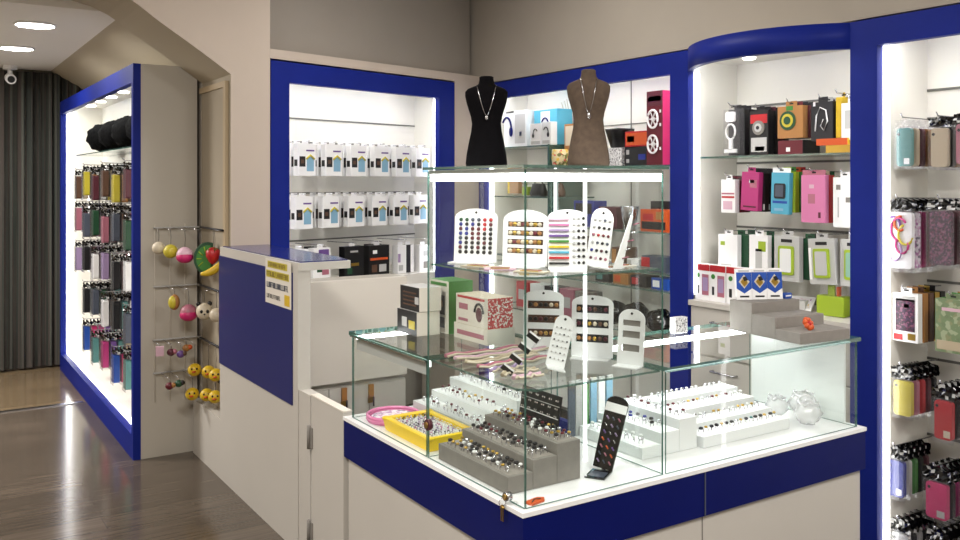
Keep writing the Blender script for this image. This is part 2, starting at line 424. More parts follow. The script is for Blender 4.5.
# ---- toy rack at the arch -------------------------------------------------
OT = (-.05,3.12,.2)
rk = thing('wire_toy_rack', 'thin corner wire rack of hooks between cabinet side and arch', 'rack', OT)
RZ = [1.25,.93,.64,.46]
for z in RZ:
    b = MB(); b.tube([(-.21,3.14,z),(.02,3.14,z),(.03,3.12,z),(.03,2.68,z)], .005, 'lightgrey', 6); b.tube([(.03,3.10,z+.001),(.03,2.68,z+.001)],.006,'darkgrey',6); b.build('rail', rk, OT)
for x in (-.20,-.12,-.04): MB().tube([(x,3.148,.30),(x,3.148,1.27)], .0015, 'offwhite', 5).build('upright', rk, OT)
def toy(name, lab, cat, x, y, z, top, mk, group='hanging toys on the wire rack'):
    o = thing(name, lab, cat, (x,y,z), -math.atan2(.543,.839)+.35, group)
    mk(o)
    MB().tube([(0,0,.02),(0.002,0,(top-z)*.6),(0,0,top-z-.0045)], .0012, 'darkgrey', 5).build('hanging_cord', o)
    rk_b = MB(); rk_b.tube([(x,y,top),(x if x < -.02 else .03,3.14 if x < -.02 else y,top)], .002, 'chrome', 5); rk_b.build('hook', rk, OT)
    return o
def ballm(r, m, extra=None):
    def f(o):
        b = MB(); b.ball((0,0,-r*.2), r, r, r, m, 16, 10); b.build('body', o)
        if extra: extra(o, r)
    return f
toy('squeeze_ball','cream round squeeze toy hanging leftmost on the top row of the rack','toy',-.205,3.04,1.155,1.25,ballm(.034,'cream'))
toy('squeeze_ball','yellow round squeeze toy beside the cream one on the top row','toy',-.160,2.97,1.14,1.25,ballm(.037,'lemon'))
def capx(m):
    def f(o, r):
        b = MB(); b.ball((0,-.004,-r*.42), r*1.02, r*1.02, r*.78, m, 16, 8); b.build('lower_half', o)
    return f
toy('squeeze_ball','pink and white round squeeze toy beside the green melon slice','toy',-.108,2.885,1.125,1.25,ballm(.043,'palepink',capx('hotpink')))
def melon(o):
    b = MB(); pr = []
    for i in range(13):
        a = math.radians(70+220*i/12); pr.append((.045+.072*math.cos(a), -.02+.085*math.sin(a)))
    b.prism_y(pr, -.02, .02, 'darkgreen'); b.build('rind', o)
    b = MB()
    b.prism_y([(.043+.058*math.cos(math.radians(76+208*i/12)), -.02+.070*math.sin(math.radians(76+208*i/12))) for i in range(13)], -.0225, -.0205, 'green')
    for k in range(4):
        a0 = math.radians(110+35*k); b.tube([(.043+.03*math.cos(a0),-.023,-.02+.03*math.sin(a0)),(.043+.055*math.cos(a0),-.023,-.02+.066*math.sin(a0))], .003, 'lime', 5)
    b.build('stripes', o)
toy('melon_toy','green striped watermelon slice toy hanging on the rack','toy',-.050,2.83,1.12,1.25,melon)
def berry(o):
    b = MB(); b.loft([(-.058,.004,.004),(-.045,.02,.02),(-.015,.036,.034),(.012,.036,.034),(.028,.02,.02),(.032,.004,.004)], 'red', 14); b.build('fruit', o)
    b = MB()
    for k in range(5):
        a = k*2*PI/5; b.poly([(0,0,.034),(.026*math.cos(a-.4),.026*math.sin(a-.4),.026),(.034*math.cos(a),.034*math.sin(a),.016),(.026*math.cos(a+.4),.026*math.sin(a+.4),.026)], 'green')
    b.build('leaves', o)
toy('strawberry_toy','red strawberry squeeze toy hanging beside the banana','toy',.002,2.755,1.13,1.25,berry)
def banana(o):
    b = MB(); pts = []; n = 9; base = len(b.v)
    for i in range(n+1):
        a = math.radians(-20-75*i/n); c = Vector((-.06+.10*math.cos(a), 0, .01+.10*math.sin(a))); r = .005+.015*math.sin(PI*(i+.3)/(n+.8))
        pts.append((c, r))
    for c, r in pts:
        for j in range(8):
            an = 2*PI*j/8; d = (c-Vector((-.06,0,.01))).normalized(); b.v.append(tuple(c+r*(math.cos(an)*d+math.sin(an)*Vector((0,1,0)))))
    for i in range(n):
        for j in range(8):
            j2 = (j+1)%8; b.face([i*8+j,i*8+j2,(i+1)*8+j2,(i+1)*8+j],'yellow',True)
    b.face(list(range(8)),'brown'); b.face([n*8+j for j in range(8)],'brown'); b.build('fruit', o)
toy('banana_toy','yellow banana squeeze toy hanging nearest the blue counter','toy',-.006,2.70,1.12,1.25,banana)
def bread(o):
    b = MB(); b.ball((0,0,0), .028, .026, .042, 'tan', 14, 8); b.build('body', o)
    b = MB(); b.ball((-.008,-.006,.0), .024, .024, .036, 'lemon', 14, 8); b.build('topping', o)
toy('bun_toy','golden bun shaped toy leftmost on the second row of the rack','toy',-.145,2.95,.865,.93,bread)
toy('squeeze_ball','large pink round toy in the second row of the rack','toy',-.085,2.90,.82,.93,ballm(.045,'rose',capx('hotpink')))
def panda(o):
    b = MB(); b.ball((0,0,0), .042, .04, .046, 'cream', 14, 9); b.ball((-.028,0,.04), .013,.01,.013,'black',8,5); b.ball((.028,0,.04), .013,.01,.013,'black',8,5); b.build('head', o)
    b = MB(); b.ball((-.015,-.037,.004), .008,.005,.01,'black',8,5); b.ball((.015,-.037,.004), .008,.005,.01,'black',8,5); b.ball((0,-.04,-.01), .005,.004,.004,'black',8,5); b.build('face', o)
toy('bear_toy','cream bear head toy with black eyes in the second row','toy',-.02,2.84,.82,.93,panda)
toy('squeeze_ball','cream round toy rightmost in the second row of the rack','toy',.012,2.73,.82,.93,ballm(.036,'cream'))
def duck(o):
    b = MB(); b.ball((0,0,0), .036, .034, .034, 'yellow', 14, 9); b.ball((-.012,-.012,.026), .0,.0,.0,'yellow',6,3); b.build('head', o)
    b = MB(); b.ball((-.006,-.036,-.004), .012,.008,.005,'orange',10,5); b.build('beak', o)
    b = MB(); b.ball((-.016,-.029,.01), .005,.004,.006,'black',8,5); b.ball((.010,-.032,.01), .005,.004,.006,'black',8,5); b.build('eyes', o)
dl = ['leftmost in the upper duck row','middle of the upper duck row','rightmost in the upper duck row by the blue counter','leftmost in the lowest row','middle of the lowest row','rightmost in the lowest row by the counter']
for i, (x,y,z,tp) in enumerate(((-.045,2.93,.50,.64),(.008,2.86,.495,.64),(.012,2.74,.50,.64),(-.055,2.94,.37,.46),(.002,2.87,.372,.46),(.012,2.75,.385,.46))):
    toy('duck_toy','round yellow duck head toy, '+dl[i],'toy',x,y,z,tp,duck,'duck head toys')
def tagbox(o):
    MB().box(-.02,.02,-.01,.01,-.03,.02,'palepink').build('box', o)
toy('small_box','small pale pink boxed charm hanging at far left of the rack','toy',-.215,2.97,.615,.64,tagbox)
def charm(m1, m2):
    def f(o):
        b = MB(); b.ball((0,0,0), .022,.018,.02,m1,10,6); b.ball((.018,-.004,.004), .014,.012,.014,m2,10,6); b.build('body', o)
    return f
for i, (x,y,z,tp,m1,m2,lab) in enumerate(((-.16,2.96,.60,.64,'wine','rose','dark red small charm above the ducks, beside the pink box'),(-.11,2.96,.585,.64,'purple','brown','purple small charm in the row above the ducks'),
        (-.06,3.04,.60,.64,'tan','orange','tan small charm in the row above the ducks'),(-.17,2.95,.425,.46,'darkred','tan','brownish charm leftmost in the lowest row of the rack'),(-.12,2.96,.43,.46,'darkgreen','char','dark green charm in the lowest row of the rack'))):
    toy('charm_toy',lab,'toy',x,y,z,tp,charm(m1,m2),'small charms on the rack')

# ------------------------------------------------------------------ tall counter and flap door
OC = (.1,2.1,0)
tc = thing('reception_counter', 'tall white counter with a blue front panel and blue top', 'counter', OC)
MB().box(0,.055,1.56,3.13,0,.30,'laminate').box(0,.055,1.56,2.627,.30,1.14,'laminate').build('front_panel', tc, OC)
b = MB(); b.poly([(-.004,2.627,.50),(-.004,1.614,.58),(-.004,1.614,1.128),(-.004,2.627,1.128)],'navy')
b.v = []; b.f=[]; b.m=[]; b.sm=[]
n = 0
o4 = [(2.627,.585),(1.614,.585),(1.614,1.128),(2.627,1.128)]
b.v += [(-.005,y,z) for y,z in o4]+[(.002,y,z) for y,z in o4]
mat('counterblue', (30,37,100), .38, spec=.3)
b.face([0,1,2,3],'counterblue')
for i in range(4): j=(i+1)%4; b.face([i,i+4,j+4,j],'counterblue')
b.build('blue_panel', tc, OC)
mat('bluetop', (24,34,104), .16)
b = MB(); b.prism_z([(0,1.555),(.23,1.555),(.255,1.72),(.255,2.62),(0,2.625)],1.14,1.172,'laminate'); b.build('top_board', tc, OC)
b = MB(); b.prism_z([(.012,1.567),(.222,1.567),(.245,1.72),(.245,2.61),(.012,2.612)],1.172,1.176,'bluetop'); b.build('blue_top', tc, OC)
# notice taped to it
b = MB(); y0, y1, z0, z1 = 1.925, 1.616, .975, 1.168
def nx(x, y_a, y_b, z_a, z_b, m): b.box(x-.0012, x, min(y_a,y_b), max(y_a,y_b), z_a, z_b, m)
nx(-.006, y0, y1, z0, z1, 'offwhite')
def glyphs(z, h, ya, yb, m, seed):
    rr = random.Random(seed); y = ya
    while y > yb+.008:
        w = .009; k = rr.randrange(4)
        nx(-.0077, y, y-.0022, z, z+h, m)
        if k in (0,2): nx(-.0077, y, y-w, z+h-.003, z+h, m)
        if k in (1,2): nx(-.0077, y, y-w, z, z+.003, m)
        if k != 1: nx(-.0077, y, y-w*.8, z+h*.45, z+h*.55, m)
        if k in (2,3): nx(-.0077, y-w+.002, y-w, z, z+h, m)
        y -= w+.004
nx(-.0072, 1.895, 1.66, 1.130, 1.158, 'lemon'); glyphs(1.135,.018,1.885,1.67,'brown',1)
nx(-.0072, 1.912, 1.64, 1.088, 1.118, 'lemon'); glyphs(1.093,.020,1.905,1.65,'brown',2)
glyphs(1.044,.024,1.905,1.65,'slate',3); glyphs(.998,.018,1.905,1.74,'grey',4)
nx(-.0072, 1.69, 1.632, .985, 1.03, 'yellow')
tag(b.build('paper_sign', None, (-.006,1.7,1.05)), 'white paper notice with yellow highlighted lines on the tall counter front', 'notice', loc=(-.006,1.7,1.05))

fd = thing('flap_door', 'low white hinged flap door between tall counter and glass showcase', 'door', (.02,1.33,0))
MB().box(.0,.03,1.112,1.415,.02,.665,'laminate').build('door_panel', fd, (.02,1.33,0))
MB().box(.004,.05,1.44,1.558,0,.66,'laminate').build('hinge_post', fd, (.02,1.33,0))
MB().box(-.002,.032,1.110,1.417,.665,.67,'offwhite').build('edge_band', fd, (.02,1.33,0))
for z in (.50,.13):
    b = MB(); b.tube([(-.006,1.428,z-.045),(-.006,1.428,z+.045)], .008, 'grey', 8); b.box(-.004,0,1.40,1.425,z-.04,z+.04,'grey'); b.box(-.002,.004,1.431,1.45,z-.04,z+.04,'grey'); b.build('hinge', fd, (.02,1.33,0))

# ------------------------------------------------------------------ glass showcase (L shaped) with tower
XE, YE, ZB, ZT, ZG = 1.457, 1.108, .652, 1.545, .955
AD = .50
OS = (.5,.5,0)
sc = thing('glass_showcase', 'corner L-shaped jewellery showcase with a blue band and glass tower', 'showcase', OS)
Lp = lambda i, e=0: [(i,i),(XE-e,i),(XE-e,AD-i),(AD-i,AD-i),(AD-i,YE-e),(i,YE-e)]
def Lz(z0,z1,i,m,side=None,e=None): 
    b = MB(); b.prism_z(Lp(i, i if e is None else e), z0, z1, m, side); return b
Lz(0,.508,.012,'laminate',e=.014).build('base_cabinet', sc, OS)
Lz(.508,.640,0,'navy').build('blue_band', sc, OS)
Lz(.640,.652,-.003,'white',e=-.003).build('display_floor', sc, OS)
MB().box(.662,.666,-.003,.0,.508,.640,'slate').build('band_joint', sc, OS)
MB().box(.664,.667,.010,.013,.0,.508,'grey').build('base_joint', sc, OS)
T = .006; I = .018
zb = ZB+.001
# panes
def pane(*a, nm='glass_pane', off=OS, par=None): return MB().pane(*a).build(nm, par or sc, off)
pane(I,I+T,.002+I,.528,zb,ZT-.012)                      # tower front-left
pane(I+T,.512,I,I+T,zb,ZT-.012)                         # tower front-right
pane(I,I+T,.536,YE-.03,zb,ZG-.006)                      # left arm front
pane(I+T,AD-.02,YE-.036,YE-.03,zb,ZG-.006)              # left arm end
pane(.524,XE-.02,I,I+T,zb,ZG-.006)                      # right arm front
pane(XE-.026,XE-.02,I+T,AD-.02,zb,ZG-.006)              # right end
pane(I+T+.002,.50,.529,.535,zb,ZT-.012, nm='divider_pane')
pane(.513,.519,I+T+.002,.52,zb,ZT-.012, nm='divider_pane')
pane(.536-.012,XE-.01,.010,AD-.01,ZG-.006,ZG+.008, nm='glass_top')
pane(.010,AD-.01,.540,YE-.02,ZG-.006,ZG+.008, nm='glass_top')
pane(.008,.526,.008,.540,ZT-.008,ZT, nm='glass_top')
MB().box(XE-.014,XE-.006,.072,AD-.02,zb,ZG-.008,'white').build('end_panel', sc, OS)
MB().box(.012,.024,.536,YE-.024,ZG-.011,ZG-.007,'chrome').build('edge_trim', sc, OS)
# aluminium bar under the left glass top, hanging lights of the case
MB().box(.03,.036,.55,YE-.045,ZG-.055,ZG-.010,'lightgrey').build('light_bar', sc, OS)
MB().box(.036,.044,.55,YE-.045,ZG-.03,ZG-.012,'ledsoft').build('led_strip', sc, OS)
MB().box(.03,AD-.04,YE-.052,YE-.042,ZG-.02,ZG-.008,'led').build('led_strip', sc, OS)
MB().box(.54,XE-.04,.030,.040,ZG-.011,ZG-.008,'ledthin').build('led_strip', sc, OS)
MB().box(.54,XE-.04,.400,.42,ZG-.022,ZG-.008,'ledcase').build('led_strip', sc, OS)
MB().box(.026,.04,.03,.52,ZT-.042,ZT-.022,'led').build('led_strip', sc, OS)
MB().box(.04,.512,.026,.04,ZT-.042,ZT-.022,'led').build('led_strip', sc, OS)
MB().box(.022,.044,.022,.524,ZT-.0215,ZT-.010,'lightgrey').box(.044,.512,.022,.044,ZT-.0215,ZT-.010,'lightgrey').build('light_housing', sc, OS)
MB().box(.402,.410,.238,.246,zb,ZT-.009,'ledsoft').build('light_post', sc, OS)
MB().box(.505,.512,.517,.524,ZG,ZT-.010,'ledsoft').build('corner_post', sc, OS)
def shelf(z, nm='glass_shelf'):
    b = MB(); b.prism_z([(.065,.028),(.508,.028),(.508,.522),(.028,.522),(.028,.065)], z-.006, z, 'glass', 'glass_edge'); b.build(nm, sc, OS)
shelf(1.25); shelf(ZG)
# lock with keys
lk = thing('key_lock', 'small round metal lock with hanging keys at the showcase corner', 'lock', (.012,.075,.672))
b = MB(); b.tube([(.0,0,0),(-.016,0,0)], .012, 'chrome', 12); b.tube([(-.016,0,0),(-.020,0,0)], .008, 'brass', 10); b.build('cylinder', lk)
b = MB(); b.ring_y(-.024,-.012,.011,.0012,0,'chrome',14); b.build('key_ring', lk)
for a in (-.12,.16):
    b = MB(); b.tube([(-.024,0,-.022),(-.024,.03*a,-.030)], .005, 'brass', 8); b.box(-.0255,-.0235,.03*a-.002,.03*a+.002,-.062,-.03,'brass'); b.build('key', lk)
b = MB(); b.prism_z([(-.03,-.014),(.018,-.014),(.032,0),(.018,.014),(-.03,.014)],0,.005,'orange'); b.tube([(-.022,-.006,.006),(.0,.006,.006),(.014,-.004,.006)],.002,'brown',5)
tag(b.build('orange_tag'), 'bright orange plastic tag lying at the front corner of the showcase', 'tag', loc=(.075,.045,.653), rz=.2)
lk2 = thing('cam_lock', 'dark round lock cylinder clipped to the left glass pane', 'lock', (.014,.50,.762))
b = MB(); b.tube([(-.002,0,0),(-.014,0,0)], .017, 'wine', 14); b.build('cylinder', lk2)
b = MB(); b.tube([(-.014,0,0),(-.019,0,0)], .010, 'brass', 12); b.build('keyhole', lk2)

# ------------------------------------------------------------------ rings and their trays
def ring_proto(stone, big):
    o = thing('ring', 'x', 'ring')
    b = MB(); r = .0082; b.tube([(r*math.cos(2*PI*i/10),0,r*.55+r*math.sin(2*PI*i/10)) for i in range(10)], .0014, 'silver', 5, True); b.build('band', o)
    b = MB(); b.ball((0,0,r*1.6+.001), .0072*big, .0062*big, .0045*big, stone, 8, 4); b.build('stone', o)
    return o
STN = [('black','black',1.15),('silver','silver',1.0),('gold','gold',.9),('char','grey',1.2),('darkred','red',.95),('white','white',1.0),('teal','green',.9),('royal','blue',1.0)]
RINGS = {}
def put_ring(k, loc, rz, where, used={}):
    m, nm, big = STN[k]
    lab = 'small silver ring with %s stone, %s' % (nm, where)
    if k not in used:
        o = ring_proto(m, big); used[k] = o; o.location = loc; o.rotation_euler = (0,0,rz); o['label'] = lab; o['group'] = 'rings with %s stones %s' % (nm, where)
    else: dup(used[k], loc, rz, lab, 'rings with %s stones %s' % (nm, where))
def step_tray(name, lab, x, y, z, rz, L, D, hs, m, foam, group=None):
    """steps rise along local +y, length L along x; front of lowest step at y=0"""
    o = thing(name, lab, 'jewellery tray', (x,y,z), rz, group)
    n = len(hs); d = D/n
    for i, h in enumerate(hs):
        b = MB(); b.box(-L/2, L/2, i*d+(.0008 if i else 0), (i+1)*d if i == n-1 else (i+1)*d, 0, h, m)
        b.build('step', o, bevel=.0015)
        b = MB(); b.box(-L/2+.008, L/2-.008, i*d+.010, (i+1)*d-.006, h, h+.0012, foam); b.build('foam_insert', o)
    return o
def fill(x, y, z, rz, L, D, hs, nl, nr, pal, where, seed, miss=.05):
    rr = random.Random(seed); n = len(hs); d = D/n; M = Matrix.Translation((x,y,z)) @ Matrix.Rotation(rz,4,'Z')
    for i, h in enumerate(hs):
        for r in range(nr):
            for k in range(nl):
                if rr.random() < miss: continue
                px = -L/2+.02+(L-.04)*(k+.5)/nl+rr.uniform(-.003,.003); py = i*d+.010+(d-.016)*(r+.5)/nr+rr.uniform(-.002,.002)
                p = M @ Vector((px,py,h+.0012)); w = where[i]
                put_ring(rr.choice(pal[i]), tuple(p), rz+rr.uniform(-.7,.7)+(0 if rr.random()<.6 else PI/2), w)
# dark grey tray: steps rise along +x  -> local y = world x  (rz=-90)
hD = [.048,.080,.112]
step_tray('ring_tray','dark grey three-step ring tray at the front corner of the showcase',.04,.312,zb,RX,.372,.252,hD,'grey','stone')
fill(.04,.312,zb,RX,.372,.252,hD,14,3,[[0,1,3,2,5],[0,0,3,1,4],[1,2,5,4,0]],['lowest step of the dark grey tray','middle step of the dark grey tray','top step of the dark grey tray'],1)
hW = [.045,.075,.112]
step_tray('ring_tray','white three-step ring tray behind the yellow tray',.235,.80,zb,RX,.44,.235,hW,'trayw','white')
fill(.235,.80,zb,RX,.44,.235,hW,11,2,[[1,5,4,1],[2,1,5,4],[1,3,5,1]],['lowest step of the white tray behind the yellow one','middle step of the white tray behind the yellow one','top step of the white tray behind the yellow one'],2,.15)
step_tray('ring_tray','white stepped ring tray beside the leaning black paddle',.555,.30,zb,RX,.30,.235,[.036,.07,.10],'trayw','white')
fill(.555,.30,zb,RX,.30,.235,[.036,.07,.10],8,2,[[5,1,5],[0,7,1,5],[1,5,4]],['lowest step of the white tray by the black paddle','middle step of the white tray by the black paddle','top step of the white tray by the black paddle'],3,.1)
hR = [.036,.055,.08,.10]
step_tray('ring_tray','long white four-step jewellery tray in the right arm of the showcase',1.01,.13,zb,0,.42,.30,hR,'trayw','white')
fill(1.01,.13,zb,0,.42,.30,hR,16,1,[[2,3,0,6,1],[5,2,1,1],[2,4,1,5],[1,5,1]],['lowest step of the long right tray','second step of the long right tray','third step of the long right tray','top step of the long right tray'],4,.05)
# yellow tray of beads and the pink round one
yt = thing('yellow_tray','shallow bright yellow tray of small rings at left in the showcase','tray',(.134,.722,zb),0)
w, l, h = .186, .315, .042
b = MB(); b.box(-w/2+.008,w/2-.008,-l/2+.008,l/2-.008,0,.004,'trayyellow')
ri = [(-w/2,-l/2),(w/2,-l/2),(w/2,l/2),(-w/2,l/2)]
def ringpts(e, z): return [(math.copysign(abs(x)-e,x),math.copysign(abs(y)-e,y),z) for x,y in ri]
n0 = len(b.v); b.v += ringpts(.008,0)+ringpts(0,h)+ringpts(.004,h+.003)+ringpts(.022,h)+ringpts(.026,.004)
for L_ in range(4):
    for q in range(4): b.face([n0+L_*4+q,n0+L_*4+(q+1)%4,n0+(L_+1)*4+(q+1)%4,n0+(L_+1)*4+q],'trayyellow')
b.build('tray_body', yt)
for sx, sy in ((-.5,-.5),(.5,-.5),(.5,.5),(-.5,.5)):
    b = MB(); b.loft([(h-.006,.014,.014),(h,.016,.016),(h+.004,.010,.010)],'trayyellow',12,cx=sx*(w-.020),cy=sy*(l-.020)); b.build('corner_knob', yt)
MB().box(-w/2+.028,w/2-.028,-l/2+.028,l/2-.028,.004,.032,'white').build('foam_insert', yt)
rr = random.Random(11)
TR = None
for i in range(9):
    for j in range(16):
        p = (.134-w/2+.036+(w-.072)*i/8+rr.uniform(-.002,.002), .722-l/2+.036+(l-.072)*j/15+rr.uniform(-.002,.002), zb+.0325)
        c = rr.choice(['lilac','char','white','pink','white','white','white','lightgrey'])
        key = 'tiny_'+c
        cn = {'char':'black'}.get(c,c)
        if key not in RINGS:
            b = MB(); b.tube([(.0052*math.cos(2*PI*q/8),0,.004+.0052*math.sin(2*PI*q/8)) for q in range(8)], .0013, c, 4, True); b.ball((0,0,.0095),.003,.003,.002,c,6,3)
            RINGS[key] = tag(b.build('toy_ring'), 'tiny %s toy ring in the yellow tray' % cn, 'ring', 'tiny %s rings in the yellow tray' % cn, p, rr.uniform(0,3))
        else:
            o = RINGS[key].copy(); COL.objects.link(o); o.location = p; o.rotation_euler = (0,0,rr.uniform(0,3))
pk = thing('round_tray','round translucent pink tray behind the yellow tray','tray',(.131,.975,zb),0)
b = MB(); b.prism_z([(.092*math.cos(a*PI/16),.09*math.sin(a*PI/16)) for a in range(32)],0,.006,'pinkplastic'); b.tube([(.092*math.cos(a*PI/16),.09*math.sin(a*PI/16),.02) for a in range(32)],.006,'pinkplastic',8,True)
b.tube([(.092*math.cos(a*PI/16),.09*math.sin(a*PI/16),.010) for a in range(32)],.006,'pinkplastic',8,True); b.build('tray_body', pk)
b = MB(); b.prism_z([(.078*math.cos(a*PI/16),.076*math.sin(a*PI/16)) for a in range(32)],.006,.014,'confetti'); b.build('bead_filling', pk); 

# black earring card on the dark tray, leaning black paddle
ec = thing('earring_card','black earring card standing on the dark tray top step','earring card',(.282,.318,zb+.1145),RX)
M1 = Matrix.Rotation(math.radians(-10),4,'X')
b = MB(); b.box(-.098,.098,0,.004,0,.098,'black'); b.box(-.095,.095,-.001,0,.030,.0325,'white'); b.box(-.095,.095,-.001,0,.066,.068,'lightgrey'); b.xf(M1); b.build('card', ec)
e0 = None
for r in range(4):
    for c in range(6):
        x, z = -.082+.033*c, .014+.023*r
        b = MB(); b.box(x-.007,x-.002,-.003,0,z-.0025,z+.0025,'silver'); b.box(x+.002,x+.007,-.003,0,z-.0025,z+.0025,'silver'); b.xf(M1); b.build('earring', ec)
pd = thing('leaning_earring_paddle','black rounded paddle stand of earrings leaning behind the front glass','display stand',(.385,.138,zb),RX+.55)
M1 = Matrix.Translation((0,0,.008)) @ Matrix.Rotation(math.radians(-16),4,'X') @ Matrix.Rotation(math.radians(9),4,'Y')
o_ = [(-.030,0),(.030,0),(.034,.19)]+[(.034*math.cos(a),.19+.022*math.sin(a)) for a in [PI*k/8 for k in range(1,8)]]+[(-.034,.19)]
b = MB(); b.prism_y(o_,0,.006,'glossblack'); b.box(-.033,.033,-.001,0,.165,.190,'white'); b.xf(M1); b.build('paddle', pd)
b = MB(); b.box(-.030,.030,-.075,.002,0,.004,'glossblack'); b.box(-.024,.024,-.066,-.02,.004,.005,'slate'); b.build('foot', pd)
b = MB(); b.box(-.006,.006,.01,.065,0,.004,'glossblack'); b.build('rear_strut', pd)
cs_ = ['lilac','slate','rose','orange','purple','silver']
for r in range(7):
    for c in range(3):
        x, z = -.018+.018*c, .02+.021*r
        b = MB(); b.tube([(x-.004,-.003,z+.004),(x+.004,-.003,z-.004)], .0022, cs_[(r+c)%6], 6); b.xf(M1); b.build('earring', pd)
clear_mat('frost', (.97,.97,.98), .1, .08, (240,240,240), .35)
# clear plastic ornaments at the right end
rr = random.Random(5)
for i, (x,y,s,lab) in enumerate(((1.285,.105,.048,'clear crumpled plastic bowl nearest the front glass at the right end'),(1.372,.19,.05,'clear plastic ornament behind the others at the right end'),(1.285,.235,.042,'clear plastic ornament left of the others at the right end'))):
    b = MB(); ph = [rr.uniform(0,6) for _ in range(3)]
    b.ball((0,0,s*.8), s, s*.9, s*.8, 'frost', 14, 8, lambda th,a: 1+.16*math.sin(5*a+ph[0])*math.sin(4*th+ph[1])+.08*math.sin(9*a+ph[2]))
    b.tube([(s*.7*math.cos(a*PI/8),s*.7*math.sin(a*PI/8),s*1.5+.006*math.sin(a*2)) for a in range(16)],.004,'frost',6,True)
    tag(b.build('clear_ornament'), lab, 'ornament', 'clear plastic ornaments', (x,y,zb+.013))
# colourful sachets seen low behind, small price card
for i, (x,y,m) in enumerate(((.53,.462,'slate'),(.56,.462,'lightgrey'),(.59,.462,'green'),(.625,.462,'sky'),(.66,.462,'white'),(.695,.462,'sky'))):
    o = thing('sachet', '%s upright sachet at the back of the showcase by the tower' % {'slate':'blue grey','lightgrey':'light grey','green':'green','sky':('pale blue' if i==3 else 'rightmost pale blue'),'white':'white'}[m], 'sachet', (x,y,zb), 0, 'sachets at the back of the showcase')
    MB().box(-.013,.013,-.004,.004,0,.17,m).build('pouch', o); MB().box(-.013,.013,-.005,.005,.17,.185,'lightgrey').build('sealed_top', o)
b = MB(); b.box(-.03,.03,0,.004,0,.045,'speckle'); b.xf(Matrix.Rotation(-.3,4,'X')); tag(b.build('patterned_card'),'small black and white patterned card at back of the right arm','card',loc=(.98,.445,zb+.0))

# ------------------------------------------------------------------ earring boards on the tower shelves
VIEW = -math.atan2(.543,.839)
def arch_outline(w, h, r, n=10):
    """board outline with a bowed top"""
    o = [(-w/2,0),(w/2,0),(w/2,h-r)]
    o += [(w/2*math.cos(PI*k/n), h-r+r*math.sin(PI*k/n)) for k in range(1,n)]
    return o+[(-w/2,h-r)]
def board(name, lab, loc, rz, w, h, r, lean=8, m='white', windows=None, group='earring boards', hole=True, foot=.05):
    o = thing(name, lab, 'earring board', loc, rz, group); M1 = Matrix.Translation((0,0,.003)) @ Matrix.Rotation(math.radians(-lean),4,'X')
    b = MB()
    if windows:                                   # board with cut-out slots: built of bars
        b.box(-w/2,-w/2+.014,0,.004,0,h-r,m); b.box(w/2-.014,w/2,0,.004,0,h-r,m); z = 0
        for (z0,z1) in windows:
            b.box(-w/2+.014,w/2-.014,0,.004,z,z0,m); z = z1
        b.box(-w/2+.014,w/2-.014,0,.004,z,h-r,m)
        b.prism_y([(-w/2,h-r),(w/2,h-r)]+[(w/2*math.cos(PI*k/10), h-r+r*math.sin(PI*k/10)) for k in range(1,10)],0,.004,m)
    else: b.prism_y(arch_outline(w,h,r),0,.004,m)
    if hole: b.disc_y(0,h-r*.45,.004,-.0008,0,'black',10)
    b.xf(M1); b.build('board', o)
    b = MB(); b.box(-w*.46,w*.46,-foot,.004,0,.004,m); b.box(-w*.2,w*.2,.004,foot*.8,0,.004,m); b.build('foot', o)
    return o, M1
def studs(o, M1, cols, rows, x0, x1, z0, z1, pick, r=.004, pm=None):
    cachem = {}
    for i in range(rows):
        for j in range(cols):
            x = x0+(x1-x0)*j/(cols-1 if cols > 1 else 1); z = z0+(z1-z0)*i/(rows-1); m = pick(i,j)
            if not m: continue
            if m not in cachem:
                b = MB(); b.loft([(0,r,r),(.003,r*.9,r*.9),(.0045,r*.4,r*.4)], m, 10)
                b.xf(Matrix.Rotation(math.radians(90),4,'X')); ob = b.build('earring', o); cachem[m] = ob
            else:
                ob = cachem[m].copy(); COL.objects.link(ob); ob.parent = o
            ob.location = M1 @ Vector((x,-.0005,z)); ob.rotation_euler = M1.to_euler()
z1_ = 1.2505
# board 1
o, M1 = board('earring_board','white arch-topped board with eight rows of dark coloured round studs',(.146,.458,z1_),-1.05,.148,.165,.028,4)
rr = random.Random(3)
def p1(i,j):
    if i in (0,): return 'black'
    if i == 7: return ['darkgreen','darkgreen','slate','slate','red','red'][j]
    if i in (4,): return ['royal','royal','darkred','darkred','black','black'][j]
    return rr.choice(['black','darkred','slate','wine','char','royal'] if j < 4 else ['darkred','red','black','black'])
studs(o,M1,6,8,-.052,.052,.030,.130,p1,.0062)
# board 2 with slots of gold clips
o, M1 = board('earring_board','white arch-topped board with four slots of gold and amber earrings',(.20,.272,z1_),-1.02,.142,.165,.030,4,windows=[(.036,.052),(.062,.078),(.088,.104),(.114,.130)],hole=False)
MB().box(-.056,.056,.005,.006,.032,.134,'brown').xf(M1).build('backing_strip', o)
studs(o,M1,8,4,-.046,.046,.044,.122,lambda i,j: ['cream','tan','gold','cream','darkred','tan','cream','gold'][(i*3+j)%8],.0068)
# board 3 with coloured bars at left and black studs at right
o, M1 = board('earring_board','white board with coloured bars at left and dark studs at right',(.232,.108,z1_),-.62,.110,.170,.022,6)
bc = ['char','red','cyan','yellow','green','purple','lilac','pink','palepink']
for i, m in enumerate(bc):
    z = .018+.0155*i; b = MB(); b.box(-.052,.004,-.006,-.0005,z-.003,z+.003,m); b.xf(M1); b.build('hair_clip', o)
studs(o,M1,3,8,.018,.045,.020,.145,lambda i,j: 'black' if i < 6 and j > 0 else ('lightgrey' if j < 2 else 'char'),.0045)
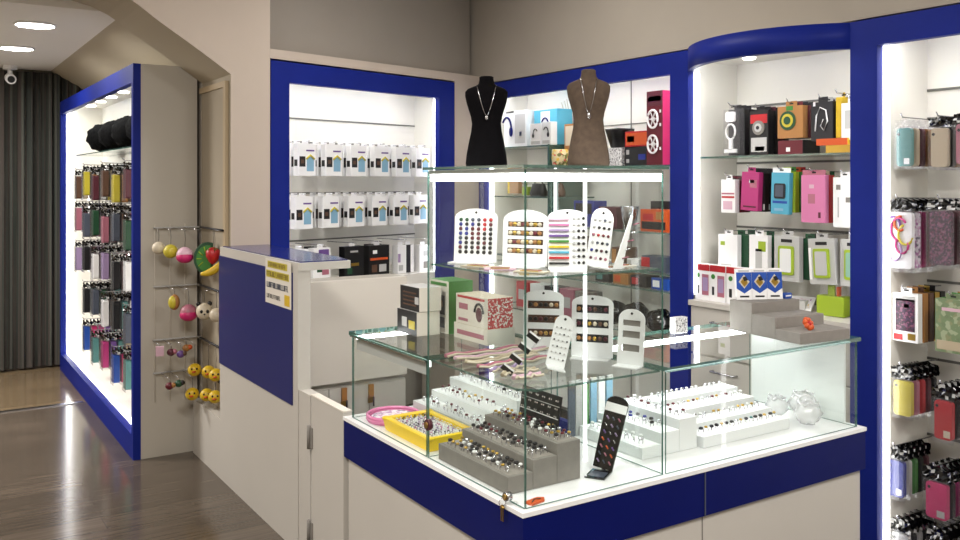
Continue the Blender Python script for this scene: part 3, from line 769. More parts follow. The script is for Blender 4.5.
# boards 4a, 4b slanted ovals
o, M1 = board('oval_earring_board','white oval paddle with rows of dark and red studs, right of the light post',(.326,.093,z1_+.007),-.42,.066,.168,.034,6)
for ch in o.children:
    ch.matrix_local = Matrix.Rotation(math.radians(9),4,'Y') @ ch.matrix_local
M2 = Matrix.Rotation(math.radians(9),4,'Y') @ M1
studs(o,M2,4,6,-.022,.022,.022,.132,lambda i,j: [['wine','palepink','wine','rose'],['royal','char','wine','char'],['lightgrey','slate','char','slate'],['rose','red','darkred','darkred'],['lightgrey','char','char','black'],['lightgrey','lightgrey','slate','lightgrey']][i][j],.0045)
o = thing('slanted_earring_strip','thin white strip of pins slanting to the right of the oval board','earring strip',(.372,.075,z1_),-.15)
b = MB(); b.prism_y([(0,0),(.03,0),(.068,.150),(.062,.153)],0,.005,'white'); b.build('strip', o)
for i in range(5):
    z = .03+.024*i; x = .006+z*.38+.012; b = MB(); b.tube([(x,-.001,z),(x+.016,-.010,z+.005)], .0018, 'silver' if i % 2 else 'rose', 5); b.build('pin', o)
# loose cards on the shelf
for i, (x,y,a,w,l,m,lab) in enumerate(((.09,.35,.3,.05,.10,'cream','cream earring card lying flat left of the corner glass'),(.10,.25,.9,.05,.09,'palepink','pale pink earring card lying flat behind the tower corner'),(.13,.14,.5,.05,.09,'cream','cream card lying flat in front of the coloured bar board'),
        (.37,.10,.2,.10,.05,'white','white card lying flat beneath the slanted strip'),(.46,.13,.0,.06,.05,'offwhite','off-white card lying flat near the right pane, upper shelf'))):
    o = thing('flat_card', lab, 'card', (x,y,z1_), a, 'cards lying on the upper glass shelf')
    MB().box(-w/2,w/2,-l/2,l/2,0,.003,m).build('card', o)
    for k in range(4):
        MB().box(-w*.35+w*.2*k,-w*.27+w*.2*k,-l*.3,l*.3,.003,.006,['gold','rose','tan','silver'][k]).build('earring', o)

z2_ = ZG+.0006
# lower shelf boards
win = [(.045,.07),(.09,.115),(.135,.16)]
def p2(s):
    q = random.Random(s); return lambda i,j: q.choice(['tan','brown','gold','char','cream','wine'])
o, M1 = board('earring_board','grey-white arched board with three slots at left of the light post, lower shelf',(.385,.425,z2_),-.75,.130,.195,.024,4,windows=win,foot=.04,m='trayw')
MB().box(-.05,.05,.005,.006,.04,.165,'brown').xf(M1).build('backing_strip', o)
studs(o,M1,6,3,-.042,.042,.0575,.1475,p2(1),.007)
o, M1 = board('earring_board','grey-white arched board with three slots behind the light post, lower shelf',(.452,.265,z2_),-.90,.130,.190,.024,4,windows=win,foot=.04,m='trayw')
MB().box(-.05,.05,.005,.006,.04,.165,'char').xf(M1).build('backing_strip', o)
studs(o,M1,6,3,-.042,.042,.0575,.1475,p2(2),.007)
o, M1 = board('earring_board','narrow arched board turned sideways at right on the lower shelf',(.468,.112,z2_),-1.2,.085,.165,.03,6,windows=[(.04,.06),(.08,.10),(.115,.132)],foot=.04,m='trayw')
MB().box(-.028,.028,.005,.006,.035,.137,'grey').xf(M1).build('backing_strip', o)
o, M1 = board('oval_earring_board','white oval paddle leaning to the right on the lower shelf',(.245,.185,z2_+.009),-.55,.056,.150,.026,8,m='trayw')
for ch in o.children: ch.matrix_local = Matrix.Rotation(math.radians(14),4,'Y') @ ch.matrix_local
M2 = Matrix.Rotation(math.radians(14),4,'Y') @ M1
studs(o,M2,4,6,-.019,.019,.022,.112,lambda i,j: 'lightgrey' if (i+j)%3 else 'char',.0026)
# clear clip stand with black clips
o = thing('clip_stand','clear stand holding four slanted black and white clips, lower shelf','display stand',(.135,.165,z2_),-.6)
MB().tube([(-.035,0,0),(-.035,.0,.03),(.055,.02,.12)],.0025,'plastic',6).box(-.045,.03,-.012,.03,0,.003,'plastic').build('wire_frame', o)
for k in range(4):
    b = MB(); b.box(-.018,.018,-.004,.0,-.009,.009,'black'); b.box(-.018,.018,-.005,-.004,.005,.010,'white'); b.xf(Matrix.Translation((-.035+.024*(3-k)*-1+.05,-.01,.022+.030*k)) @ Matrix.Rotation(math.radians(38),4,'Y')); 
    b.xf(Matrix.Translation((.0,0,0))); b.build('hair_clip', o)
# flat velvet strips of pinkish beads on the lower shelf
for k in range(7):
    y = .49-.060*k; c = ['rose','palepink','beige','rose','lilac','beige','palepink'][k]
    nm = {'rose':'rose','palepink':'pale pink','beige':'beige','lilac':'lilac'}[c]
    pos = ['farthest from the corner','second','third','fourth','fifth','sixth','nearest the corner'][k]
    L0 = .36 if k < 2 else (.26 if k < 4 else (.12 if k < 6 else .09))
    b = MB(); pts = [(.06+L0*q/10, y+.008*math.sin(q*1.1+k), .0112+.003*math.sin(q*2.1+k)) for q in range(11)]
    b.tube(pts,.0065,c,6); b.tube([(x,y_-.014,z) for x,y_,z in pts],.004,'cream',5)
    tag(b.build('bead_string', None, (.06,y,0)), '%s bead string lying on the lower shelf, %s' % (nm,pos), 'bead string', 'bead strings on the lower glass shelf', (.06,y,z2_+.001))

# ------------------------------------------------------------------ busts on top
def bust(lab, m, loc, rz, rings):
    o = thing('jewellery_bust', lab, 'mannequin bust', loc, rz, 'jewellery busts on the glass tower')
    b = MB(); b.loft([(z,rx,ry) for z,rx,ry in rings], m, 28, 2.25); b.build('torso', o)
    return o
BR = [(0,.0625,.043),(.012,.064,.045),(.04,.061,.044),(.08,.0535,.039),(.11,.0470,.035),(.134,.0447,.034),(.155,.048,.037),(.18,.056,.043),(.20,.0620,.045),(.218,.0655,.043),(.231,.0655,.038),(.240,.058,.033),(.246,.044,.029),(.251,.030,.026),(.257,.0245,.024),(.268,.022,.022),(.276,.022,.022),(.279,.017,.017)]
def necklace(lab, m, bust_loc, rz, drop, half, top, pend):
    o = thing('necklace', lab, 'necklace', bust_loc, rz)
    def ryx(z):
        for (z0,a0,b0),(z1,a1,b1) in zip(BR,BR[1:]):
            if z0 <= z <= z1: t=(z-z0)/(z1-z0); return a0+(a1-a0)*t, b0+(b1-b0)*t
        return .02,.02
    pts = []
    for k in range(-12,13):
        u = k/12; x = half*math.copysign(abs(u)**.85,u); z = drop+(top-drop)*abs(u)**1.25
        rx, ry = ryx(z); q = max(0,1-min(1,abs(x)/rx)**2.25)**(1/2.25)
        pts.append((x,-ry*q-.0022,z))
    b = MB(); b.tube(pts,.0010,m,5); b.build('chain', o)
    rx, ry = ryx(drop); b = MB(); b.ball((0,-ry-.005,drop-.006), pend[0],.003,pend[1],m,10,6); b.build('pendant', o)
    return o
zt = ZT+.0005
bl1, bl2 = (.171,.430,zt), (.378,.192,zt)
bust('black velvet jewellery bust standing at left on the glass tower','velvet',bl1,VIEW,BR)
necklace('silver chain necklace with drop pendant on the black bust','silver',bl1,VIEW,.155,.030,.252,(.0045,.007))
bust('brown linen jewellery bust standing at right on the glass tower','linen',bl2,VIEW-.1,[(z*1.035,a*.98,b_) for z,a,b_ in BR])
necklace('thin chain necklace with oval charm on the brown bust','chrome',bl2,VIEW-.1,.150,.024,.250,(.005,.009))
for o_ in [o for o in COL.objects if o.name.startswith('necklace') and o.get('label','').endswith('brown bust')]: o_.scale = (.98,1,1.035)

# ------------------------------------------------------------------ boxes standing on the showcase glass
zg = ZG+.0085
def carton(name, lab, cat, x0, y0, z0, w, d, h, left, front, top, deco=None, group=None, rz=0):
    """w along x, d along y; faces: left = -x side, front = -y side"""
    o = thing(name, lab, cat, (x0,y0,z0), rz, group)
    b = MB(); n = len(b.v)
    b.v += [(0,0,0),(w,0,0),(w,d,0),(0,d,0),(0,0,h),(w,0,h),(w,d,h),(0,d,h)]
    b.face([0,3,2,1],top); b.face([4,5,6,7],top); b.face([0,1,5,4],front); b.face([2,3,7,6],front); b.face([1,2,6,5],left); b.face([3,0,4,7],left)
    b.build('carton', o)
    if deco:
        b = MB(); deco(b, w, d, h); b.build('printed_label', o)
    return o
def dec1(b,w,d,h):
    for i in range(4): b.box(-.0008,0,d*.15,d*.85,h*(.2+.17*i),h*(.26+.17*i),'brown')
    b.box(-.001,0,d*.03,d*.22,h*.30,h*.6,'lightgrey')
def dec2(b,w,d,h):
    b.box(-.0008,0,d*.5,d*.75,h*.3,h*.7,'lightgrey'); b.box(-.001,0,d*.1,d*.4,h*.25,h*.6,'lemon')
carton('speaker_box','white box with black printed side, upper of two stacked on the showcase','box',.165,.845,zg+.0845,.088,.14,.083,'char','offwhite','lightgrey',dec1,'boxes on the showcase glass')
carton('speaker_box','white box with black and yellow printed side, lower of two stacked','box',.158,.85,zg,.092,.145,.083,'char','offwhite','lightgrey',dec2,'boxes on the showcase glass')
def dec3(b,w,d,h):
    b.box(-.0008,0,d*.2,d*.9,h*.35,h*.72,'darkgrey'); b.box(-.001,0,d*.3,d*.5,h*.5,h*.62,'tan'); b.box(-.0008,0,d*.2,d*.9,h*.1,h*.3,'slate'); b.box(-.0008,0,d*.1,d*.9,h*.9,h*.96,'green')
carton('tall_carton','tall beige box with green side standing between white and red boxes','box',.275,.83,zg,.10,.14,.185,'offwhite','green','green',dec3,'boxes on the showcase glass')
def dec4(b,w,d,h):
    s = len(b.v); b.tube([(-.002,d*.26+.026*math.cos(a*PI/10),h*.48+.030*math.sin(a*PI/10)) for a in range(11)],.004,'char',6)
    b.prism_y([(.018*math.cos(a*PI/8),.024*math.sin(a*PI/8)) for a in range(16)],-.0015,0,'wine')
    for i in range(s+11*6, len(b.v)): x,y,z = b.v[i]; b.v[i] = (y-.0008, d*.26+x, h*.42+z)
    b.box(-.0008,0,d*.1,d*.95,h*.88,h*.96,'red'); b.box(-.0008,0,d*.62,d*.9,h*.5,h*.7,'rose'); b.box(-.0008,0,d*.62,d*.92,h*.1,h*.2,'rose')
carton('headphone_box','white and red dotted headphone box on top of a flat beige box','box',.272,.575,zg+.0525,.10,.20,.100,'offwhite','dotsred','cream',dec4,'boxes on the showcase glass')
carton('flat_carton','flat beige box under the red dotted headphone box','box',.268,.572,zg,.11,.21,.052,'offwhite','offwhite','cream',lambda b,w,d,h: b.box(-.0008,0,d*.1,d*.9,h*.3,h*.6,'rose'),'boxes on the showcase glass')
b = MB(); b.box(-.03,.03,-.015,.015,0,.055,'speckle'); tag(b.build('speckled_box',bevel=.002),'small black and white speckled box on the right glass by the blue pillar','box',loc=(.985,.42,zg))
step_tray('step_display','empty grey three-step display block on the right glass top',1.262,.018,zg,-.105,.232,.33,[.037,.073,.11],'blockgrey','grey')
b = MB()
for k in range(7):
    a = k*2*PI/7; b.ball((.013*math.cos(a),.008*math.sin(a)-.002,.02+.013*math.sin(a)),.010,.009,.010,'orange',8,5)
b.ball((0,-.004,.02),.010,.010,.010,'red',8,5)
tag(b.build('flower_clip'),'red orange flower hair clip on the lowest step of the grey block','hair clip',loc=(1.225,.06,zg+.0385))
# three blue fan-shaped packs on the block's top step
for k,(x,y,lab) in enumerate(((1.214,.318,'leftmost'),(1.268,.294,'middle'),(1.322,.270,'rightmost'))):
    o = thing('blue_pack','blue and white pack with gold picture, %s of three on the grey block' % lab,'pack',(x,y,zg+.1115),-.50,'blue packs on the grey step block')
    M1 = Matrix.Rotation(-.12,4,'X'); w, h = .056, .112
    MB().box(-w/2,w/2,0,.018,0,h,'white').xf(M1).build('carton', o)
    b = MB(); b.prism_y([(-w/2,.04),(0,.022),(w/2,.04),(w/2,.098),(-w/2,.098)],-.001,0,'cobalt')
    b.prism_y([(0,.04),(.02,.064),(0,.09),(-.02,.064)],-.002,-.001,'cream'); b.prism_y([(0,.046),(.014,.06),(.0,.08),(-.014,.064)],-.003,-.002,'gold'); b.prism_y([(0,.066),(.014,.07),(.006,.084),(-.006,.08)],-.004,-.003,'char')
    b.box(-w*.3,w*.3,-.001,0,.008,.014,'char'); b.box(-w*.35,w*.35,-.001,0,.1,.106,'lightgrey'); b.xf(M1); b.build('printed_label', o)
b = MB(); b.rbox(-.02,.02,-.01,.01,0,.02,.006,'cobalt'); b.box(-.015,.015,-.011,-.01,.008,.013,'white'); tag(b.build('blue_tin'),'small blue tin beside the three blue packs on the grey block','tin',loc=(1.372,.262,zg+.1115))

# ------------------------------------------------------------------ right wall cabinets
XB, XI = 1.85, 2.2
def bay(name, lab, ya, yb, header='flat', floor_z=.06):
    """ya > yb; frame posts are separate things' parts"""
    O = (2.0,(ya+yb)/2,0); t = thing(name, lab, 'cabinet', O)
    MB().box(XI,XI+.02,yb,ya,floor_z,2.12,'panel').build('back_panel', t, O)
    b1 = MB().box(XB+.04,XI,ya,ya+.016,floor_z,2.12,'panel').build('side_panel', t, O)
    b2 = MB().box(XB+.04,XI,yb-.016,yb,floor_z,2.12,'panel').build('side_panel', t, O)
    if header == 'flat':
        MB().box(XB,XB+.038,yb,ya,2.035,2.14,'blue').build('frame_header', t, O)
        MB().box(XB+.038,XI,yb,ya,2.09,2.14,'panel').build('top_panel', t, O)
        MB().box(XB+.04,XB+.070,yb+.02,ya-.02,2.062,2.072,'led').build('led_strip', t, O)
    else:
        n = 28; sag = .20; half = (ya-yb)/2; Rr = (half*half+sag*sag)/(2*sag); ym = (ya+yb)/2
        def arc(off): 
            o=[]
            for k in range(n+1):
                y = ya-(ya-yb)*k/n; dx = math.sqrt(Rr*Rr-(y-ym)**2)-(Rr-sag); o.append((XB-dx+off,y))
            return o
        o1, o2 = arc(0), arc(.038)
        b = MB(); b.prism_z(o1+o2[::-1],2.035,2.14,'blue','blue',True); b.build('frame_header', t, O)
        b = MB(); b.prism_z(o2+[(XI,yb),(XI,ya)],2.09,2.138,'panel'); b.build('top_panel', t, O)
        o3, o4 = arc(.040), arc(.070)
        b = MB(); b.prism_z(o3[1:-1]+o4[1:-1][::-1],2.055,2.066,'led'); b.build('led_strip', t, O)
    for y in (ya-.012, yb+.004): MB().box(XB+.042,XB+.066,y,y+.008,floor_z+.01,2.03,'ledside').build('led_strip', t, O)
    n = max(2,int((ya-yb)/.42))
    for k in range(n):
        y = yb+(ya-yb)*(k+.5)/n
        b = MB(); b.prism_z([(2.03+.028*math.cos(a*PI/6),y+.028*math.sin(a*PI/6)) for a in range(12)],2.084,2.089,'spot'); b.build('spotlight', t, O)
    return t, O
cb, OCB = bay('wall_display_cabinet','lit wall cabinet with headphone boxes behind the glass tower',3.01,1.325)
mb_, OMB = bay('wall_display_cabinet','lit wall cabinet with a bowed blue header at right of the tower',1.204,.327,'bow',.95)
rb, ORB = bay('wall_display_cabinet','lit wall cabinet of phone cases at the right edge of the picture',.210,-1.0)
for nm, par, O, y0, y1 in (('frame_post',cb,OCB,3.01,3.12),('frame_post',cb,OCB,1.204,1.325),('frame_post',rb,ORB,.210,.327),('frame_post',rb,ORB,-1.1,-1.0)):
    MB().box(XB,XB+.038,y0,y1,0,2.14,'blue').build(nm, par, O)
MB().box(XB,XB+.038,1.325,3.01,0,.12,'blue').build('frame_plinth', cb, OCB)
MB().box(XB,XB+.038,-1.0,.21,0,.05,'blue').build('frame_plinth', rb, ORB)
MB().box(XB+.0,XI,.328,1.203,.905,.93,'laminate').build('worktop', mb_, OMB)
MB().box(XB+.03,XI,.328,1.203,.0,.905,'laminate2').build('base_cabinet', mb_, OMB)
for y0, y1 in ((.335,.76),(.77,1.195)):
    for z0, z1 in ((.68,.90),(.40,.67),(.06,.39)):
        d = MB().box(XB+.012,XB+.030,y0,y1,z0,z1,'laminate').build('drawer', mb_, OMB)
        b = MB(); ym = (y0+y1)/2; z = z1-.06; b.tube([(XB+.012,ym-.07,z),(XB-.012,ym-.07,z),(XB-.012,ym+.07,z),(XB+.012,ym+.07,z)],.005,'chrome',6); b.build('handle', d, OMB)
def rail(par, O, z, ya, yb): MB().box(XI-.006,XI,yb,ya,z-.005,z+.005,'groove').build('slot_rail', par, O)
for z in (1.876,1.595,1.275): rail(mb_,OMB,z,1.203,.328)
for z in (1.876,1.76,1.425,1.095,.777,.465,.16): rail(rb,ORB,z,.209,-.999)
MB().box(XI-.004,XI,1.98,1.985,.2,2.09,'groove').box(XI-.004,XI,1.33,3.0,1.835,1.840,'groove').build('panel_joint', cb, OCB)
def gshelf(par, O, z, ya, yb, x0=XB+.06):
    MB().pane(x0,XI-.008,yb+.003,ya-.003,z-.008,z).build('glass_shelf', par, O)
gshelf(cb,OCB,1.725,2.99,2.42); gshelf(cb,OCB,1.588,2.40,1.335); gshelf(cb,OCB,1.41,2.99,2.30); gshelf(cb,OCB,1.24,2.28,1.335)
gshelf(cb,OCB,1.03,2.99,1.335); gshelf(cb,OCB,.94,2.99,1.335); gshelf(cb,OCB,.70,2.99,1.335)
MB().box(1.92,2.19,2.403,2.417,1.2,1.73,'glass_edge').build('divider_pane', cb, OCB)
gshelf(mb_,OMB,1.622,1.19,.34)

# generic blister / carton hung on a hook; local: front = -y, top = z 0
def hang(name, lab, cat, X, Y, z, w, h, t, body, patches=(), group=None, header=None, extra=None, tilt=0, hk=None, parts=True):
    o = thing(name, lab, cat, (X,Y,z), RX, group)
    M1 = Matrix.Rotation(tilt,4,'Y')
    b = MB(); b.box(-w/2,w/2,0,t,-h,0,body); b.xf(M1); b.build('carton' if body not in ('plastic','smoke') else 'blister', o)
    b = MB()
    for (a0,a1,c0,c1,m) in patches: b.box(-w/2+w*a0,-w/2+w*a1,-.0012,0,-h+h*c0,-h+h*c1,m)
    if patches: b.xf(M1); b.build('printed_label', o)
    b = MB(); hw = w*.5 if header else w*.22
    b.box(-hw,hw,t*.3,t*.3+.001,0,.022,header or body); b.box(-.010,.010,t*.3-.001,t*.3,.008,.014,'black'); b.xf(M1); b.build('hang_tab', o)
    if extra: b = MB(); extra(b, w, h); b.xf(M1); b.build('product', o)
    if hk: hook(hk[0], XI, X-.012, Y, z+.014, hk[1])
    return o
# middle bay, top row
G = 'packs in the top row of the bowed cabinet'
def headset(b,w,h):
    b.ring_y(0,-h*.5,.036,.005,-.006,'white',22,.75); b.rbox(-.026,.026,-.012,0,-h*.28,-h*.06,.008,'white'); b.box(-.010,.010,-.01,0,-h*.9,-h*.66,'white'); b.box(-.035,.035,-.01,0,-h*.96,-h*.88,'trayw')
K = (mb_,OMB)
hang('headset_pack','clear pack with white oval headset, leftmost in the bowed cabinet top row','pack',1.95,1.022,1.845,.098,.215,.03,'plastic',(),G,extra=headset,hk=K)
for k in range(3): hang('dark_pack','dark pack %s behind the clear headset pack' % ['first','second','third'][k],'pack',1.985+.035*k,1.022,1.845,.098,.218,.03,'char',(),G)
def speaker(b,w,h):
    b.disc_y(0,-h*.38,.033,-.006,0,'grey',20); b.disc_y(0,-h*.38,.02,-.008,-.006,'lightgrey',16); b.disc_y(0,-h*.38,.009,-.010,-.008,'darkgrey',12)
hang('speaker_pack','black and red pack with round grey speaker, top row of bowed cabinet','pack',1.95,.862,1.826,.104,.204,.04,'char',((.05,.95,.72,.92,'red'),(.08,.92,.08,.40,'lightgrey'),(.3,.8,.1,.2,'darkgrey')),G,extra=speaker,hk=K)
for k in range(3): hang('dark_pack','dark pack %s behind the round speaker pack' % ['first','second','third'][k],'pack',1.995+.035*k,.862,1.826,.104,.206,.03,['char','wine','char'][k],(),G)
def lens(b,w,h): b.disc_y(-w*.08,-h*.45,.042,-.004,0,'darkgreen',20); b.disc_y(-w*.08,-h*.45,.030,-.006,-.004,'lemon',18); b.disc_y(-w*.08,-h*.45,.018,-.008,-.006,'darkgreen',14)
hang('kraft_pack','orange brown pack with round green window in the bowed cabinet top row','pack',1.95,.692,1.836,.132,.142,.035,'tan',((.35,.62,.86,1.0,'green'),),G,extra=lens,hk=K)
for k in range(3): hang('dark_pack','dark red and black pack %s behind the orange brown pack' % ['first','second','third'][k],'pack',1.990+.037*k,.692,1.836,.132,.14,.03,['darkred','char','char'][k],(),G)
carton('dark_red_box','low dark red box on glass under the orange brown pack','box',1.955,.63,1.6225,.12,.13,.062,'darkred','char','wine',lambda b,w,d,h: b.box(-.001,0,d*.5,d*.66,h*.2,h*.5,'white'),G)
def cable(b,w,h):
    b.tube([(-.03,-.004,-h*.75),(-.024,-.004,-h*.35),(-.006,-.004,-h*.14),(.022,-.004,-h*.22),(.030,-.004,-h*.5),(.012,-.004,-h*.74),(-.004,-.004,-h*.62),(.010,-.004,-h*.45)],.003,'white',6)
hang('cable_pack','dark pack with a looped white cable in the bowed cabinet top row','pack',1.95,.53,1.842,.106,.166,.03,'darkgrey',((.1,.2,.9,1,'white'),),G,extra=cable,hk=K)
for k in range(2): hang('dark_pack','grey pack %s behind the white cable pack' % ['first','second'][k],'pack',1.985+.035*k,.53,1.842,.106,.166,.03,'lightgrey',(),G)
hang('yellow_pack','thin bright yellow pack at right in the top row','pack',1.955,.452,1.856,.026,.17,.12,'yellow',(),G,hk=K)
hang('white_pack','white pack with grey picture partly behind the blue pillar','pack',1.95,.392,1.828,.088,.152,.03,'white',((.2,.9,.3,.8,'lightgrey'),),G,hk=K)
carton('orange_box','flat orange box on the glass shelf, upper of two at right','box',1.94,.40,1.6555,.13,.15,.028,'orange','yellow','orange',None,G)
carton('orange_box','flat amber box on the glass shelf, lower of two at right','box',1.935,.38,1.6225,.13,.12,.032,'gold','yellow','orange',None,G)
# middle bay, second row
G = 'packs in the second row of the bowed cabinet'
hang('cable_box','narrow white and red pack leftmost in the second row','pack',1.95,1.043,1.512,.084,.158,.03,'white',((.05,.95,.44,.50,'red'),(.05,.95,.55,.60,'rose'),(.15,.8,.1,.35,'palepink')),G,hk=K)
for k in range(2): hang('wine_pack','dark red pack %s behind the narrow white and red pack' % ['first','second'][k],'pack',1.985+.04*k,1.043,1.505,.084,.15,.03,'darkred',(),G)
hang('magenta_pack','magenta phone case pack tilted in the second row','phone case',1.95,.91,1.546,.098,.178,.03,'magenta',((.5,.9,.6,.8,'rose'),(.45,.75,.72,.80,'white'),(.15,.9,.08,.12,'wine')),G,tilt=.05,hk=K)
for k in range(4): hang('black_pack','black phone case pack %s behind the magenta one' % ORD[k].replace('front','first'),'phone case',1.985+.035*k,.905,1.54,.096,.178,.028,'char',((.9,1,.05,.2,'lightgrey'),),G)
def phone(b,w,h): b.rbox(-w*.30,w*.30,-.006,0,-h*.62,-h*.26,.008,'darkgrey'); b.rbox(-w*.22,w*.22,-.008,-.006,-h*.58,-h*.30,.004,'slate')
hang('cyan_pack','cyan blue phone pouch pack in the second row','phone case',1.95,.742,1.542,.096,.186,.025,'cyan',((.1,.9,.26,.32,'cobalt'),(.2,.7,.08,.14,'sky')),G,extra=phone,tilt=.03,hk=K,header='white')
for k,(m,nm) in enumerate((('lime','lime green'),('green','green'),('orange','orange'),('red','red'))): hang('bright_pack','%s pack behind the cyan phone pouch' % nm,'phone case',1.98+.033*k,.735,1.546,.096,.182,.026,m,(),G)
hang('pink_pack','large pink phone case box in the second row','phone case',1.95,.575,1.53,.116,.205,.03,'pink',((.35,.55,.72,.80,'palepink'),(.74,.84,.1,.22,'wine'),(.3,.6,.4,.6,'rose')),G,tilt=-.0,hk=K,header='rose')
hang('red_pack','red phone case box directly behind the pink one','phone case',1.983,.573,1.53,.116,.205,.030,'red',(),G)
for k in range(2): hang('beige_pack','beige pack %s behind the red box' % ['first','second'][k],'phone case',2.018+.035*k,.572,1.525,.112,.19,.028,'beige' if k == 0 else 'darkgreen',(),G)
hang('white_cable_pack','tall white pack with small grey drawings beside the blue pillar','pack',1.95,.425,1.52,.10,.21,.03,'white',((.15,.35,.75,.85,'grey'),(.22,.28,.2,.6,'lightgrey'),(.6,.8,.5,.6,'grey')),G,hk=K)
# third row
G = 'phone packs in the third row of the bowed cabinet'
def bigphone(m):
    def f(b,w,h): b.rbox(-w*.30,w*.30,-.008,0,-h*.86,-h*.22,.008,'lime'); b.rbox(-w*.22,w*.22,-.010,-.008,-h*.80,-h*.28,.006,m)
    return f
hang('white_phone_pack','white phone accessory pack with green mark, leftmost in third row','pack',1.95,1.045,1.25,.115,.185,.028,'white',((.12,.35,.72,.82,'lime'),(.15,.7,.2,.24,'lightgrey')),G,hk=K)
hang('white_phone_pack','white pack with small phone and green band, second in third row','pack',1.95,.865,1.256,.104,.185,.028,'white',((.5,.9,.6,.85,'lime'),(.35,.7,.12,.6,'lightgrey'),(.35,.7,.6,.66,'char')),G,hk=K)
for k in range(3): hang('dark_pack','dark green pack %s behind the second white pack' % ['first','second','third'][k],'pack',1.985+.035*k,1.0-.14*(k%2),1.25,.1,.18,.028,'darkgreen',(),G)
hang('clear_phone_pack','clear pack with white phone in green frame, left of two alike','pack',1.95,.71,1.26,.132,.20,.028,'lightgrey',((.28,.72,.86,.93,'char'),),G,extra=bigphone('trayw'),hk=K)
hang('clear_phone_pack','clear pack with black and white phone in green frame, tilted','pack',1.95,.535,1.258,.128,.195,.028,'lightgrey',((.28,.72,.86,.93,'char'),(.0,.1,.1,.8,'white')),G,extra=bigphone('lightgrey'),tilt=-.06,hk=K)
for k in range(3): hang('dark_pack','dark pack %s behind the tilted clear phone pack' % ['first','second','third'][k],'pack',1.985+.035*k,.62,1.25,.11,.18,.028,['darkgreen','char','darkgreen'][k],(),G)
hang('clear_phone_pack','clear pack with green frame partly behind the blue pillar','pack',1.95,.385,1.262,.11,.195,.028,'lightgrey',((.28,.72,.86,.93,'char'),),G,extra=bigphone('mint'),hk=K)
# on the worktop of the middle bay
zw = .9305
for k,(y,c,lab) in enumerate(((1.165,'rose','leftmost'),(1.068,'rose','middle'),(.955,'purple','rightmost'))):
    o = thing('red_top_box','white box with red top band and green dot, %s on the worktop' % lab,'box',(1.90,y-.005,zw),RX,'red-topped boxes on the worktop')
    w = .094 if k < 2 else .118
    MB().box(-w/2,w/2,0,.05,0,.172,'white').build('carton', o)
    b = MB(); b.box(-w/2,w/2,-.001,0,.142,.172,'red'); b.disc_y(-w*.28,.118,.012,-.002,-.001,'green',14)
    b.box(-w*.36,-w*.22,-.001,0,.03,.07,'char'); b.box(0,w*.44,-.0015,0,.025,.125,'slate' if k == 2 else c); b.box(w*.05,w*.40,-.0022,-.0015,.045,.11,'lilac' if k < 2 else 'sky'); b.build('printed_label', o)
o = thing('small_tablet_card','white framed card with purple print leaning on the worktop','card',(1.96,.66,zw),RX+.35)
M1 = Matrix.Rotation(-.95,4,'X'); b = MB(); b.rbox(-.055,.055,0,.01,0,.10,.008,'white'); b.box(-.040,.040,-.001,0,.03,.085,'softprint'); b.xf(M1); b.build('card', o)
MB().box(-.03,.03,.01,.06,0,.045,'lightgrey').build('support', o)
o = thing('lime_box','lime yellow green box on the worktop beside the blue pillar','box',(1.955,.495,zw),RX+.1)
MB().box(-.062,.062,0,.07,0,.085,'lime').build('carton', o, bevel=.004)
b = MB(); b.prism_z([(-.05,.01),(.05,.01),(.045,.06),(-.045,.06)],.0855,.15,'plastic'); b.box(-.02,.01,.02,.03,.0855,.13,'lime'); b.box(.02,.03,.02,.04,.0855,.125,'orange'); b.build('clear_cover', o)

# ---- centre bay goods -------------------------------------------------------
G = 'boxes on the centre cabinet shelves'
def front_box(name, lab, cat, X, Y, z, w, h, t, m, patches=(), extra=None, group=G, rz=0, side=None):
    o = thing(name, lab, cat, (X,Y,z+.0005), RX+rz, group)
    b = MB(); b.box(-w/2,w/2,0,t,0,h,m)
    if side: b.m = [b.mi(side) if i == 4 else x for i, x in enumerate(b.m)]
    b.build('carton', o, bevel=.0015)
    if patches:
        b = MB()
        for (a0,a1,c0,c1,mm) in patches: b.box(-w/2+w*a0,-w/2+w*a1,-.0012,0,h*c0,h*c1,mm)
        b.build('printed_label', o)
    if extra: b = MB(); extra(b,w,h); b.build('printed_picture', o)
    return o
def hphones(sx, cx=.0, sc=1, m='navy'):
    def f(b,w,h):
        b.tube([(cx*w+sx*.05*sc*math.cos(a), -.003, h*.5+.075*sc*math.sin(a)) for a in [PI*(.05+.75*k/10) for k in range(11)]],.007*sc,m,6)
        b.ball((cx*w+sx*.048*sc,-.004,h*.5-.015*sc),.020*sc,.006,.032*sc,m,10,6)
    return f
front_box('headphone_box','pale blue white box with navy headphones beside the black bust','box',1.97,2.83,1.725,.25,.235,.15,'trayw',((.5,.95,.1,.9,'lightgrey'),(.70,.80,.3,.42,'cobalt'),(.1,.45,.95,1.0,'char')),hphones(1,-.36,1.05))
front_box('headphone_box','cyan box with dark blue headphones behind the small white boxes','box',2.00,2.545,1.725,.235,.225,.12,'cyan',((.3,.7,.35,.95,'white'),(.0,.1,.0,.4,'teal')),hphones(1,.0,.8))
front_box('small_headphone_box','small white box with dark headphones, left of two on the glass','box',1.925,2.545,1.725,.115,.135,.055,'white',((.1,.9,.06,.2,'lightgrey'),),hphones(-1,0,.45,'char'))
front_box('small_headphone_box','small white box with dark headphones, right of two on the glass','box',1.925,2.438,1.725,.09,.14,.05,'trayw',((.1,.9,.06,.2,'lightgrey'),),hphones(1,0,.5,'char'))
front_box('tan_box','tan patterned box left of the brown bust','box',2.0,2.30,1.588,.11,.26,.08,'tan',((.1,.9,.5,.95,'cream'),(.1,.9,.1,.4,'floral')))
o = thing('reed_diffuser','pale reed sticks fanned out in a bottle behind the boxes','diffuser',(2.14,2.44,1.726))
